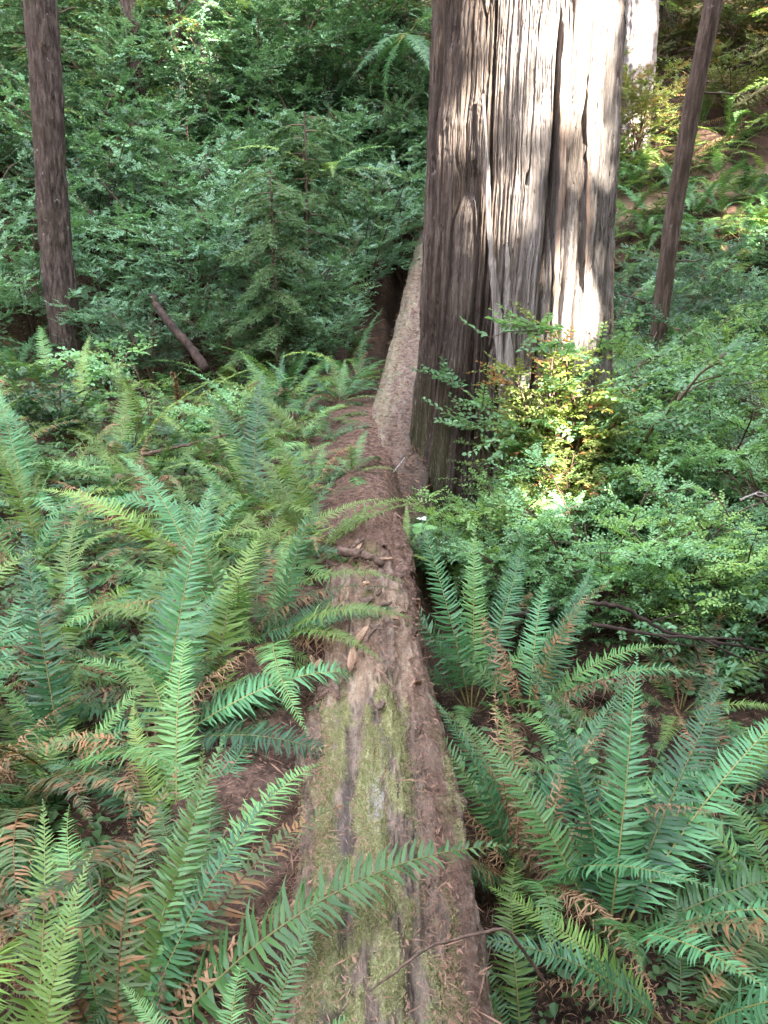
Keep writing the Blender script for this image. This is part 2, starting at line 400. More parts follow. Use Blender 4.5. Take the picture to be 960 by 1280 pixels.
def build_log():
    root = thing('fallen_log', 'mossy fallen log running from the camera towards the old redwood', 'log')
    ys = np.linspace(-0.6, 5.6, 860); a = np.linspace(-math.pi, math.pi, 230, endpoint=False); a = a - 0.3 * np.sin(a)
    Yg, A = np.meshgrid(ys, a, indexing='ij')
    cx, _, cz = log_center(Yg)
    s, cth = np.sin(A), np.cos(A)                # angle from the top, clockwise to the right
    r = LOG_R * (1 - 0.10 * sstep(2.2, 3.4, Yg)) * (1 + 0.05 * noise(s * 1.3 + 3, cth * 1.3, Yg * 0.8, 21)
                 + 0.045 * fbm(s * 4, cth * 4, Yg * 1.6, 22, 4))
    r = r + 0.016 * (1 - np.abs(noise(A * 7.5 + 0.25 * np.sin(Yg * 2), Yg * 1.5, 0, 23))) ** 2 + 0.007 * fbm(A * 9, Yg * 14, 0, 25, 3)
    topness = np.clip(cth, 0, 1)
    # long drying cracks, cross breaks and plates of bark
    plates = noise(A * 5.2 + 0.3 * noise(Yg * 3, A, 0, 61), Yg * 2.3 + 0.5 * noise(A * 4, Yg, 0, 62), 0, 63)
    r = r + 0.020 * (sstep(0.0, 0.12, plates) - 0.5) + 0.009 * sstep(0.25, 0.32, noise(A * 9, Yg * 6, 0, 64))
    r = r - 0.016 * sstep(0.86, 0.98, 1 - np.abs(noise(A * 6.5 + 0.4 * noise(Yg * 4, A * 2, 0, 65), Yg * 0.9, 0, 66)) * 2)
    r = r + 0.006 * fbm(A * 26, Yg * 34, 0, 67, 3) + 0.010 * fbm(A * 12, Yg * 7, 0, 68, 3)
    # worn, broken stretch in the middle with a ledge on its right hand side
    worn = sstep(2.45, 2.65, Yg) * (1 - sstep(3.3, 3.7, Yg))
    r = r - worn * 0.022 * (0.5 + 0.5 * noise(Yg * 4, A * 3, 0, 31)) * topness
    step = sstep(0.05, 0.35, noise(Yg * 1.6, A * 1.8, 0, 33) + 0.1)
    r = r - 0.018 * step * topness
    # moss in the near part of the top
    ml = noise(Yg * 2.0, A * 3.6, 0, 41) * 0.55 + fbm(Yg * 7, A * 9, 0, 42, 4) * 0.9
    band = np.exp(-((A + math.pi) % (2 * math.pi) - math.pi) ** 2 / (2 * 0.62 ** 2))
    near = (1 - sstep(2.45, 2.75, Yg + 0.1 * noise(A * 4, Yg, 0, 9)))
    moss = sstep(0.02, 0.32, ml + 0.44 * band * near - 0.17) * band ** 0.5 * near
    m2 = sstep(0.15, 0.4, ml + 0.1) * np.exp(-((A + math.pi) % (2 * math.pi) - math.pi - 0.05) ** 2 / 0.12) * sstep(3.1, 3.3, Yg) * (1 - sstep(3.8, 4.1, Yg))
    moss = np.clip(np.maximum(moss, m2), 0, 1)
    r = r + 0.012 * moss * (0.7 + 0.5 * noise(Yg * 40, A * 14, 0, 44))
    bare = worn * np.clip(band * 1.5, 0, 1) * sstep(-0.6, -0.1, noise(Yg * 3, A * 3, 0, 46))
    duff = np.clip(sstep(3.3, 3.9, Yg) + 0.8 * sstep(0.5, 0.9, np.abs((A + math.pi) % (2 * math.pi) - math.pi)) * sstep(-0.25, 0.25, fbm(Yg * 3, A * 3, 0, 47, 3) + 0.1), 0, 1)
    duff = duff * (1 - 0.75 * bare)
    rot = sstep(0.36, 0.46, fbm(Yg * 3.2, A * 7, 0, 48, 3)) * (1 - worn) * band * near
    pale = np.exp(-(((Yg - 1.98) / 0.10) ** 2 + ((A + math.pi) % (2 * math.pi) - math.pi - 0.05) ** 2 / 0.006)) * 1.3 * sstep(-0.3, 0.2, noise(Yg * 30, A * 30, 0, 5))
    X = cx + s * r; Z = cz + cth * r
    b = MB(); b.add(np.stack([X, Yg, Z], -1).reshape(-1, 3), grid_quads(len(ys), len(a), True))
    for k, yy in ((0, ys[0]), (len(ys) - 1, ys[-1])):
        i = np.arange(len(a)) + k * len(a); c = b.n
        p = np.array([[log_x(yy), yy, log_center(yy)[2]]])
        b.v.append(p); b.r.append(np.array([.5])); b.n += 1
        jj = np.roll(i, -1)
        b.t.append(np.stack([np.full(len(a), c), i, jj], -1)); b.tm.append(np.zeros(len(a)))
    pad = lambda q: np.concatenate([np.clip(q, 0, 1).ravel(), [0, 0]])
    link('bark', b.mesh('log_bark', M['log'], attrs={'moss': pad(moss), 'bare': pad(bare), 'duff': pad(duff), 'rot': pad(rot * 0.9), 'pale': pad(pale)}), root)
    # moss tufts standing on the moss
    w = (moss * (cth > 0.2) * (Yg > 1.2)).ravel(); w = w / w.sum()
    n = 70000
    idx = RNG.choice(len(w), n, p=w)
    P = np.stack([X, Yg, Z], -1).reshape(-1, 3)[idx] + RNG.normal(0, 0.006, (n, 3)) * [1, 1, 0.15]
    nor = np.stack([s, np.zeros_like(s), cth], -1).reshape(-1, 3)[idx]
    D = nor + RNG.normal(0, 0.6, (n, 3))
    mb = MB(); mb.leaves(P, D, RNG.normal(0, 1, (n, 3)), RNG.uniform(0.004, 0.009, n), RNG.uniform(0.0015, 0.003, n), simple=True)
    tag(link('moss', mb.mesh('log_moss', M['mossblade']), root), kind='stuff')
    # loose flakes of bark lying against the broken stretch
    for k in range(46):
        y = random.uniform(2.45, 4.0); off = random.choice((-1, 1)) * random.uniform(0.0, 0.26)
        x = float(log_x(y)) + off
        z = float(log_top(x, y)) + 0.008
        L, W, T = random.uniform(0.02, 0.075), random.uniform(0.006, 0.02), random.uniform(0.003, 0.008)
        u = np.linspace(-1, 1, 7); vv = np.linspace(-1, 1, 4)
        U, Vv = np.meshgrid(u, vv, indexing='ij')
        wv = 1 - 0.75 * np.abs(U) ** 2 + 0.25 * noise(U * 3 + k, Vv, k, 3)
        px = U * L; py = Vv * W * wv; pz = 0.25 * T * noise(U * 2, Vv * 2, k, 8) * 4 - 0.06 * L * U ** 2
        top = np.stack([px, py, pz + T], -1).reshape(-1, 3); bot = np.stack([px, py, pz], -1).reshape(-1, 3)
        fb = MB(); q = grid_quads(7, 4); fb.add(np.vstack([top, bot]), np.vstack([q, q[:, ::-1] + 28]))
        ring = [i * 4 for i in range(7)] + [24 + j for j in range(1, 4)] + [i * 4 + 3 for i in range(5, -1, -1)] + [2, 1]
        fb.q.append(np.array([[ring[i], ring[(i + 1) % len(ring)], ring[(i + 1) % len(ring)] + 28, ring[i] + 28] for i in range(len(ring))])); fb.qm.append(np.zeros(len(ring)))
        roll = off / LOG_R
        link('bark_flake', fb.mesh('bark_flake', M['stick'] if k % 3 else M['rotten']), root, (x, y, z), (random.uniform(-.2, .2), roll * 0.9 + random.uniform(-.2, .2), R(90) + random.gauss(0, 0.5)))
M['rotten'] = woodmat('reddish_rotten_wood', (0.16, 0.09, 0.055), (0.40, 0.27, 0.18), (0.25, 0.15, 0.10), vs=(5, 40, 40))
build_log()

def build_far_log():
    root = thing('fallen_log', 'greyish log with a mossy flank sloping away behind the redwood', 'log')
    t = np.linspace(0, 1, 260); a = np.linspace(0, 2 * math.pi, 90, endpoint=False)
    p0, p1 = np.array([-0.06, 4.9, -0.60]), np.array([0.80, 14.2, 1.02])
    T, A = np.meshgrid(t, a, indexing='ij')
    C = p0 + (p1 - p0) * T[..., None]
    C[..., 2] += -0.10 * np.sin(T * math.pi)
    r = 0.30 - 0.04 * T + 0.035 * fbm(np.sin(A) * 3, np.cos(A) * 3, T * 14, 3, 4) + 0.01 * (1 - np.abs(noise(A * 6, T * 8, 0, 9)))
    P = C + np.stack([np.sin(A) * r, -0.12 * np.cos(A) * r * 0, np.cos(A) * r], -1)
    b = MB(); b.add(P.reshape(-1, 3), grid_quads(len(t), len(a), True))
    Aw = (A + math.pi) % (2 * math.pi) - math.pi
    moss = sstep(0.0, 0.4, -np.sin(A) * 0.75 - 0.10 + fbm(T * 25, A * 4, 0, 4, 4))
    duff = np.clip((1 - sstep(0.06, 0.16, T)) + 0.55 * np.exp(-(Aw / 0.4) ** 2) * sstep(-.3, .3, fbm(T * 30, A * 6, 0, 6, 3)), 0, 1)
    z = np.zeros_like(T)
    pale = 0.05 * np.exp(-((Aw - 0.1) / 0.55) ** 2) * sstep(0.1, 0.25, T) * sstep(-.4, .3, fbm(T * 30, A * 5, 0, 8, 4))
    link('bark', b.mesh('far_log_bark', M['log'], attrs={'moss': moss.ravel() * .42, 'bare': z.ravel(), 'duff': duff.ravel(), 'rot': z.ravel() + .42, 'pale': pale.ravel()}), root)
    # sawn-looking broken end at the far tip
    e = MB(); ring = P[-1]; c = C[-1, 0] + np.array([0.03, 0.12, 0.0])
    mid = (ring + c) / 2 + RNG.normal(0, 0.02, ring.shape)
    e.add(np.vstack([ring, mid, c[None]]), grid_quads(2, len(a), True), [[len(a) * 2, len(a) + i, len(a) + (i + 1) % len(a)] for i in range(len(a))])
    link('broken_end', e.mesh('far_log_end', M['rotten']), root)
build_far_log()

# ------------------------------------------------------------------ the old redwood
TX, TY = 0.95, 6.6
def trunk_r(z):
    return np.interp(z, [-1.2, -0.7, 0.0, 0.6, 2.9, 8, 26], [1.0, 0.86, 0.755, 0.70, 0.612, 0.55, 0.34])

def build_redwood():
    root = thing('redwood_tree', 'huge old redwood trunk with furrowed weathered bark beside the log', 'tree', (TX, TY, -1.1))
    zs = np.concatenate([np.linspace(-1.2, 3.5, 560), np.linspace(3.52, 26, 60)])
    a = np.linspace(-math.pi, math.pi, 820, endpoint=False); a = a - 0.55 * np.sin(a)
    Zg, A = np.meshgrid(zs, a, indexing='ij')     # A=0 faces the camera (-y), +A to the right (+x)
    Aw = (A + math.pi) % (2 * math.pi) - math.pi
    warp = 0.05 * noise(Zg * 0.7, 3, 0, 2) + 0.06 * fbm(np.sin(A) * 1.5, np.cos(A) * 1.5, Zg * 0.5, 4, 3) - 0.025 * (Zg - 1)
    U = A + warp
    cs, sn = np.cos(U), np.sin(U)
    def rid(f, zf, seed):   # vertical fibrous ridges, periodic round the trunk
        return 1 - np.abs(noise(cs * f, sn * f, Zg * zf, seed)) * 2
    fade = 1 - sstep(3.4, 5, Zg) * 0.3
    lob = 0.045 * noise(cs * 2.2, sn * 2.2, Zg * 0.18, 7) + 0.03 * noise(cs * 4.5, sn * 4.5, Zg * 0.3, 8)
    r1 = rid(5.5, 0.30, 11); r2 = rid(13, 0.75, 12); r3 = rid(34, 1.7, 13); r4 = rid(75, 3.5, 15)
    furrow = -0.085 * sstep(0.72, 0.98, r1)
    wv = 0.012 * noise(cs * 9, sn * 9, Zg * 3.0, 41) + 0.006 * noise(cs * 22, sn * 22, Zg * 7, 42)
    cs, sn = np.cos(U + wv), np.sin(U + wv)
    r3 = rid(30, 1.3, 13); r4 = rid(70, 2.6, 15); r5 = rid(150, 5.0, 16)
    r2m = np.clip(0.5 + 0.8 * noise(cs * 3, sn * 3, Zg * 0.6, 43), 0.15, 1.2)
    crack = sstep(0.80, 0.97, rid(18, 0.9, 44)) * sstep(0.0, 0.4, noise(cs * 7, sn * 7, Zg * 1.6, 45) + .15)
    r = trunk_r(Zg) + lob + furrow * 0.8 + 0.008 * r2 * r2m + 0.011 * r3 + 0.010 * r4 + 0.006 * r5 - 0.042 * crack
    r = r + 0.008 * fbm(cs * 20, sn * 20, Zg * 9, 14, 3)
    # plate of bark on the right, whose left edge stands proud
    e_ang = 0.30 + 0.02 * np.sin(Zg * 2.5) - 0.05 * (Zg - 1.2) * 0.3
    d = Aw - e_ang
    plate = sstep(0.0, 0.025, d) * (1 - sstep(0.35, 1.0, d))
    r = r + 0.055 * plate * sstep(-0.2, 0.4, Zg) - 0.07 * np.exp(-((d + 0.035) / 0.028) ** 2) * sstep(0.0, 0.6, Zg)
    d2 = Aw - 1.02 - 0.03 * np.sin(Zg * 1.7); r = r + 0.03 * sstep(0, 0.03, d2) * (1 - sstep(.3, .8, d2))
    # deep dark clefts at the lower left
    for a0, w, dep, hi in ((-0.80, 0.035, 0.16, 1.6), (-0.52, 0.04, 0.12, 1.0), (-0.22, 0.03, 0.08, 1.3), (-1.10, 0.04, 0.09, 2.4), (0.10, 0.022, 0.07, 0.8)):
        dd = Aw - a0 - 0.035 * noise(Zg * 0.9, a0 * 9, 0, 17)
        r = r - dep * np.exp(-(dd / w) ** 2) * (1 - sstep(hi * 0.4, hi, Zg)) * (0.6 + 0.4 * noise(Zg * 1.5, a0 * 7, 0, 19))
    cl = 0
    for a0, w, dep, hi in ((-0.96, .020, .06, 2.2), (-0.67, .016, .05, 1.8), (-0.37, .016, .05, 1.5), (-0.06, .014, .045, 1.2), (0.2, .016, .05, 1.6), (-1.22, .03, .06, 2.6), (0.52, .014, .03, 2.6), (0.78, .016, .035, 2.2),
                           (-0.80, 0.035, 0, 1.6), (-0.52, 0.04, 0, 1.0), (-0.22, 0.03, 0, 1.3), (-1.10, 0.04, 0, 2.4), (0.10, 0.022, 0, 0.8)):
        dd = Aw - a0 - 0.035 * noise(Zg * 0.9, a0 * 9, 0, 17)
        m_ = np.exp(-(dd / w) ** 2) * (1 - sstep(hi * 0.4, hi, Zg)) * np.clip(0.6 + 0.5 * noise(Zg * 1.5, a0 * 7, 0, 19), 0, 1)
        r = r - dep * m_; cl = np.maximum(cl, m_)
    X = np.sin(A) * r; Y = -np.cos(A) * r
    base_butt = np.clip(-Zg, 0, 1)
    b = MB(); b.add(np.stack([X, Y, Zg + 1.1], -1).reshape(-1, 3), grid_quads(len(zs), len(a), True))
    weather_shade = np.clip(0.02 + 0.68 * sstep(-0.62, 0.10, Aw + 0.18 * noise(Zg * 0.8, 1, 0, 3)) + 0.15 * sstep(0.3, 0.34, Aw) + 0.12 * (r2 - 0.3) - 0.5 * sstep(0.7, 0.95, r1), 0, 1)  # bark weathering, plus the shade of the left side painted darker
    char_shade = np.clip(sstep(0.05, 0.35, noise(cs * 3.2, sn * 3.2, Zg * 0.55, 29) + 0.75 * (1 - sstep(-0.2, 2.2, Zg)) - 0.10) * (1 - sstep(-0.45, -0.2, Aw)) * sstep(-1.5, -1.2, Aw) * (1 - sstep(1.5, 2.4, Zg)), 0, 1)
    char_shade = np.clip(np.maximum(char_shade * 0.7, cl * 1.2), 0, 1)  # burn stain, plus shade painted dark along the clefts
    moss = np.clip(sstep(-0.1, 0.4, noise(cs * 6, sn * 6, Zg * 0.5, 30) + 0.2) * (1 - sstep(-0.2, 0.7, Zg)) * (1 - sstep(-0.35, -0.1, Aw)), 0, 1)
    link('trunk', b.mesh('redwood_trunk', M['redwood'], attrs={'weather_shade': weather_shade.ravel(), 'char_shade': char_shade.ravel(), 'moss': moss.ravel()}), root)
    # loose silver strips of bark
    def strip(pts, w, th, mat):
        """pts: (angle, z, lift)"""
        pts = np.array(pts, float); n = 150
        tt = np.linspace(0, 1, n); k = np.linspace(0, 1, len(pts)); sd = 3 + int(abs(pts[0, 0]) * 900)
        an = np.interp(tt, k, pts[:, 0]) + 0.006 * np.sin(tt * 17); z = np.interp(tt, k, pts[:, 1]); lf = np.interp(tt, k, pts[:, 2])
        sb = MB(); m = 14; ph = np.linspace(0, 2 * math.pi, m, endpoint=False)
        wid = w * (0.30 + 0.70 * np.clip(tt * 3.0, 0, 1)) * (1 + 0.30 * noise(tt * 13, w * 1000, 0, 3) + 0.2 * noise(tt * 40, w * 999, 0, 5))
        rad = trunk_r(z) + lf + 0.026
        V = []
        for q in ph:
            off = np.cos(q) * wid; dep = np.sin(q) * th * (1 + 0.5 * noise(tt * 30, q * 3, 0, sd)) + 0.006 * noise(tt * 22, q * 2.5, 0, sd + 1)
            aa = an + off / rad
            V.append(np.stack([np.sin(aa) * (rad + dep), -np.cos(aa) * (rad + dep), z + 1.1], -1))
        V = np.stack(V, 1).reshape(-1, 3)
        sb.add(V, grid_quads(n, m, True), [[0, i, i + 1] for i in range(1, m - 1)] + [[(n - 1) * m, (n - 1) * m + i + 1, (n - 1) * m + i] for i in range(1, m - 1)])
        link('bark_strip', sb.mesh('bark_strip', mat), root)
    strip([(-0.50, 2.25, 0.0), (-0.37, 1.5, 0.015), (-0.24, 0.8, 0.02), (-0.13, 0.2, 0.03), (-0.02, -0.55, 0.06)], 0.028, 0.011, M['strip'])
    strip([(-0.20, 1.35, 0.0), (-0.15, 0.9, 0.02), (-0.10, 0.2, 0.03), (-0.06, -0.6, 0.06)], 0.030, 0.012, M['strip'])
    strip([(0.02, 1.0, 0.0), (0.03, 0.5, 0.02), (0.05, -0.6, 0.05)], 0.034, 0.013, M['strip'])
    strip([(0.26, 2.9, 0.0), (0.29, 2.0, 0.015), (0.31, 1.2, 0.01), (0.28, 0.3, 0.0)], 0.026, 0.010, M['redwood_strip'])
    strip([(1.22, 1.3, 0.02), (1.28, 0.7, 0.04), (1.36, 0.2, 0.05)], 0.05, 0.012, M['redwood_strip'])
    strip([(1.05, 3.2, 0.01), (1.12, 2.4, 0.025), (1.2, 1.7, 0.01)], 0.045, 0.012, M['redwood_strip'])
    strip([(0.62, 3.0, 0.01), (0.60, 2.2, 0.015), (0.66, 1.3, 0.02), (0.70, 0.5, 0.01)], 0.04, 0.009, M['redwood_strip'])
M['redwood_strip'] = woodmat('loose_red_bark', (0.13, 0.085, 0.065), (0.33, 0.265, 0.225), (0.2, 0.14, 0.11), vs=(30, 30, 0.8))
build_redwood()

# ------------------------------------------------------------------ ferns
def make_frond(seed, length=0.98, th0=15, th1=85, pw=1.2, side=0.0, pairs=58, lmax=0.098, mats=None, curl=0.0, droop=0.25, miss=0.0, wav=0.08):
    """a sword fern frond growing from the origin, arching out along +x"""
    g = np.random.default_rng(seed)
    n = 60; t = np.linspace(0, 1, n)
    th = np.radians(th0 + (th1 - th0) * t ** pw); yaw = side * t ** 1.5
    ds = length / (n - 1)
    T = np.stack([np.sin(th) * np.cos(yaw), np.sin(th) * np.sin(yaw), np.cos(th)], -1)
    P = np.vstack([[0, 0, 0], np.cumsum(T[:-1] * ds, 0)])
    b = MB()
    b.tube(P[::4], np.linspace(0.0042, 0.0011, len(P[::4])), 5, mat=1, rnd=0.4)
    tp = np.linspace(0.13, 0.995, pairs)
    prof = np.clip((tp - 0.08) / 0.17, 0, 1) ** 0.6 * np.clip(1 - np.clip((tp - 0.25) / 0.76, 0, 1) ** 1.7, 0.02, 1)
    S = np.array([0.0, 0.10, 0.38, 0.70, 1.0]); HW = np.array([0.45, 1.0, 0.92, 0.62, 0.04])
    for sgn in (-1, 1):
        for i, tt in enumerate(tp):
            if g.random() < miss: continue
            tj = np.clip(tt + g.normal(0, 0.002) + (0.006 if sgn > 0 else 0), 0, 1)
            p = np.array([np.interp(tj, t, P[:, k]) for k in range(3)])
            Tt = np.array([np.interp(tj, t, T[:, k]) for k in range(3)]); Tt /= np.linalg.norm(Tt)
            B = np.cross(np.array([0, 0, 1.0]), Tt) if abs(Tt[2]) < 0.97 else np.cross(np.array([-1.0, 0, 0.0]), Tt)
            if B @ np.array([0, 1, 0]) < 0: B = -B
            B /= np.linalg.norm(B); Nn = np.cross(Tt, B)
            L = lmax * prof[i] * (1 + g.normal(0, 0.05)); Wd = 0.0056 * (0.45 + 0.55 * prof[i]) * (length / 0.9)
            fw = math.radians(14 + 34 * tt ** 3 + g.normal(0, 5)); up = math.radians(10 + g.normal(0, 8))
            dirv = sgn * B * math.cos(fw) + Tt * math.sin(fw)
            dirv = dirv * math.cos(up) + Nn * math.sin(up)
            tw = g.normal(0, 0.20) + sgn * 0.1
            sd = Tt * math.cos(tw) + Nn * math.sin(tw); sd -= dirv * (sd @ dirv); sd /= np.linalg.norm(sd)
            nn = np.cross(dirv, sd) * (1 if sgn < 0 else -1)
            if nn @ Nn < 0: nn = -nn
            cl = curl * g.uniform(0.3, 1.4)
            dr = droop * g.uniform(0.5, 1.5)
            ctr = p[None] + dirv[None] * (L * S * (1 - 0.35 * cl * S))[:, None] - nn[None] * (L * dr * S ** 2 + L * cl * S ** 2 * 1.1)[:, None] + Tt[None] * (0.10 * L * S ** 2 * (1 - cl))[:, None] + sd[None] * (L * wav * np.sin(S * 5 + g.uniform(0, 6)) * S * (1 + 4 * cl))[:, None]
            fold = 0.22 + cl
            hw = HW * Wd * (1 - 0.45 * min(cl, 1))
            Lf = ctr - sd[None] * hw[:, None] + nn[None] * (hw * fold)[:, None]
            Rt = ctr + sd[None] * hw[:, None] + nn[None] * (hw * fold)[:, None]
            V = np.stack([Lf, ctr, Rt], 1).reshape(-1, 3)
            b.add(V, grid_quads(5, 3), None, 0, np.clip(g.normal(0.5, 0.22), 0, 1))
    return b.mesh('frond', mats)

FR = {}
def arcs(key, mat, rmat, specs, **kw):
    FR[key] = [make_frond(100 + 13 * i + len(key), th0=s[0], th1=s[1], pw=s[2], side=s[3], mats=[mat, rmat], **kw) for i, s in enumerate(specs)]
SPEC = [(14, 70, 1.1, .2), (20, 88, 1.2, -.3), (24, 104, 1.3, .35), (30, 118, 1.5, -.2), (34, 96, 1.0, .5), (10, 52, 1.4, -.15), (36, 122, 0.8, .7), (44, 108, 0.75, -.6), (28, 132, 1.9, .3)]
arcs('green', M['fern'], M['rachis'], SPEC)
arcs('blue', M['fern_blue'], M['rachis'], SPEC)
arcs('olive', M['fern_olive'], M['rachis'], [SPEC[k] for k in (1, 2, 4, 6, 7)])
arcs('lime', M['fern_lime'], M['rachis'], [SPEC[0], SPEC[2], SPEC[5]])
arcs('scorched', M['fern_scorch'], M['rachis_dead'], [SPEC[1], SPEC[2], SPEC[4]], curl=0.12, miss=0.06)
arcs('dead', M['fern_dead'], M['rachis_dead'], [(40, 120, 1.0, .3), (55, 135, 0.9, -.4), (70, 118, 0.8, .2), (35, 105, 1.2, -.5)], curl=0.7, droop=0.5, miss=0.15, lmax=0.085, wav=0.2)

FERN_G = {}
def fern(px, py, s=1.0, n=13, label='', group=None, mix=('green', 'blue'), dead=1, scorched=1, lean=(0, 0), az=None, pos=None, spread=1.0, name='sword_fern', az_rng=None):
    loc = pos if pos is not None else hit(px, py)
    root = thing(name, label, 'fern', (loc[0], loc[1], loc[2] - 0.02), (lean[0], lean[1], 0), s, group)
    a0 = random.uniform(0, 360)
    fl = []
    if az:
        for q in az: fl.append(q)
    else:
        for k in range(n):
            kind = random.choice(mix + (('olive',) if 'lime' in mix or len(mix) > 1 else ()))
            inner = k < n * 0.3
            if az_rng: ang = random.uniform(*az_rng)
            else: ang = a0 + 137.5 * k + random.gauss(0, 10)
            fl.append((ang, random.gauss(14 if inner else 34, 10) * spread, random.uniform(0.6, 1.15), kind, None))
        for k in range(scorched): fl.append((random.uniform(0, 360), random.gauss(14, 6), random.uniform(.7, 1), 'scorched', None))
    for (ang, tilt, ln, kind, v) in fl:
        me = FR[kind][v] if v is not None else random.choice(FR[kind])
        f = link('dead_frond' if kind == 'dead' else 'frond', me, root, (0.02 * math.cos(R(ang)), 0.02 * math.sin(R(ang)), 0), (0, 0, 0), ln)
        f.rotation_euler = (Matrix.Rotation(R(ang), 3, 'Z') @ Matrix.Rotation(R(tilt), 3, 'Y') @ Matrix.Rotation(random.gauss(0, .12), 3, 'X')).to_euler()
        if kind == 'scorched': f['label'] = 'green frond with scorched brown pinnae'
        if kind == 'dead': f['label'] = 'dead curled brown frond'
        if kind == 'lime': f['label'] = 'bright yellow green frond'
    for k in range(dead):
        f = link('dead_frond', random.choice(FR['dead']), root, (0, 0, 0.0), (0, R(random.uniform(5, 25)), 0), random.uniform(.6, .95))
        f.rotation_euler = (Matrix.Rotation(R(random.uniform(0, 360)), 3, 'Z') @ Matrix.Rotation(R(random.uniform(-22, 16)), 3, 'Y')).to_euler()
        f['label'] = 'dead curled brown frond'
    return root

GL, GR_ = 'sword ferns on the bank left of the log', 'sword ferns in the hollow right of the log'
# near left
fern(0, 0, 1.0, label='large fern at the near end of the log, its long frond crossing the moss', group=GL, pos=(-0.60, 1.36, -0.27), dead=1,
     az=[(28, 16, 1.15, 'green', 1), (98, 2, 0.82, 'lime', 0), (72, 8, 0.86, 'green', 0), (46, 8, 0.80, 'blue', 0), (122, 18, 0.8, 'green', 1), (150, 10, 0.9, 'scorched', 1), (5, 30, .8, 'green', 1), (-40, 20, .9, 'green', 2), (195, 20, .8, 'blue', 3), (85, -4, 0.78, 'scorched', 0), (58, 20, 0.92, 'scorched', 0), (250, 15, .8, 'green', 2)])
fern(0, 0, 0.55, label='small fern at the foot of the picture drooping over the mossy log', group=GL, pos=(-0.30, 1.12, -0.12), dead=0, az=[(62, 8, 1.0, 'green', 0), (40, 26, .8, 'green', 1), (95, 10, .8, 'green', 3), (20, 40, .7, 'blue', 0), (120, 30, .8, 'green', 0)])
fern(40, 1010, 0.95, 12, 'fern with scorched fronds over a brown litter hollow', GL, dead=4, scorched=4)
fern(-90, 1120, 0.9, 11, 'half withered fern at the left edge behind the nearest fern', GL, dead=3, scorched=2)
fern(200, 930, 0.92, 13, 'dark glossy fern arching towards the log above the scorched fern', GL, ('blue',), dead=2, az_rng=(-60, 130))
fern(-40, 900, 1.05, 13, 'big fern at the left edge with broad blue green fronds', GL, ('blue', 'green'), dead=1)
fern(110, 830, 1.05, 13, 'fern whose long pale fronds arch sideways over a rusty dead frond', GL, ('blue', 'green'), dead=3, scorched=1, spread=1.6)
fern(345, 800, 0.78, 12, 'upright fern on the bank closest to the broken stretch of log', GL, ('green', 'blue'), dead=1)
fern(245, 715, 1.0, 15, 'tall fern standing upright in the middle of the left bank', GL, ('green', 'blue'), dead=0, spread=0.5)
fern(395, 690, 0.72, 11, 'fern hanging over the stick that crosses the log', GL, ('green', 'lime'), dead=1)
fern(30, 720, 1.0, 13, 'wide fern at the left edge above the pale arching fronds', GL, ('green', 'blue'), dead=1)
fern(130, 665, 0.95, 13, 'fern left of the tall upright fern, its fronds lying low', GL, ('green', 'blue'), dead=1, spread=1.5)
fern(330, 630, 0.9, 13, 'fern behind the tall upright fern with fronds arching right', GL, ('green', 'lime', 'blue'), dead=1)
fern(0, 0, 0.9, label='low fern spreading over the duff left of the mossy log', group=GL, pos=(-0.62, 2.05, -0.22), n=11, dead=2, scorched=2, mix=('green', 'blue'), az_rng=(60, 260))
fern(0, 0, 1.0, label='fern with mottled fronds behind the largest near fern', group=GL, pos=(-1.0, 1.75, -0.28), n=12, dead=3, scorched=4, mix=('green', 'blue'))
fern(0, 0, 1.0, label='yellowish fern cut by the bottom left corner', group=GL, pos=(-0.74, 1.20, -0.28), dead=1, az=[(104, 6, .78, 'lime', 0), (128, 10, .8, 'lime', 1), (150, 16, .8, 'green', 0), (84, 2, .66, 'lime', 2), (175, 22, .8, 'olive', 1), (60, 30, .7, 'scorched', 0), (200, 20, .8, 'green', 1)])
fern(0, 0, 0.95, label='blue green fern between the dark glossy fern and the left edge', group=GL, pos=(-1.1, 2.45, -0.28), n=13, dead=1, scorched=2, mix=('green', 'blue'))
fern(0, 0, 0.9, label='fern filling the gap behind the dark glossy fern', group=GL, pos=(-0.95, 3.0, -0.25), n=13, dead=1, scorched=1, mix=('green', 'blue'))
fern(0, 0, 0.9, label='fern leaning to the log below the upright bank fern', group=GL, pos=(-0.62, 2.7, -0.2), n=11, dead=1, scorched=1, mix=('blue', 'green'), az_rng=(-20, 200))
fern(0, 0, 0.7, label='small mottled fern on the litter hollow close to the mossy log', group=GL, pos=(-0.52, 1.72, -0.2), n=9, dead=2, scorched=2, mix=('green', 'blue'), az_rng=(60, 250))
# rows further back on the left bank: look-alikes
lab_mid = 'low arching fern massed with others in the middle rows of the left bank'
for (px, py, s) in ((-60, 640, 1), (60, 610, 1), (190, 610, .95), (260, 585, .95), (395, 610, .75), (440, 590, .55), (-20, 570, 1), (110, 560, 1), (210, 552, .95), (320, 560, 1.0), (390, 555, .8)):
    fern(px, py, s, 12, lab_mid, GL, ('green', 'blue', 'green', 'lime'), dead=random.choice((0, 1, 1)), scorched=random.choice((0, 1)), spread=1.4)
lab_back = 'fern in the back rows of the left bank before the bushes'
for (px, py, s) in ((-70, 520, 1.1), (30, 520, 1.1), (140, 522, 1.0), (235, 520, 1.0), (290, 525, 1.05), (350, 520, 1.1), (410, 520, .9), (425, 500, .8), (-30, 488, 1.2), (60, 486, 1.1), (130, 484, 1.1), (215, 488, .9), (290, 490, 1.0), (360, 492, 1.0)):
    fern(px, py, s, 11, lab_back, GL, ('green', 'blue'), dead=random.choice((0, 0, 1)), scorched=0, spread=1.3)
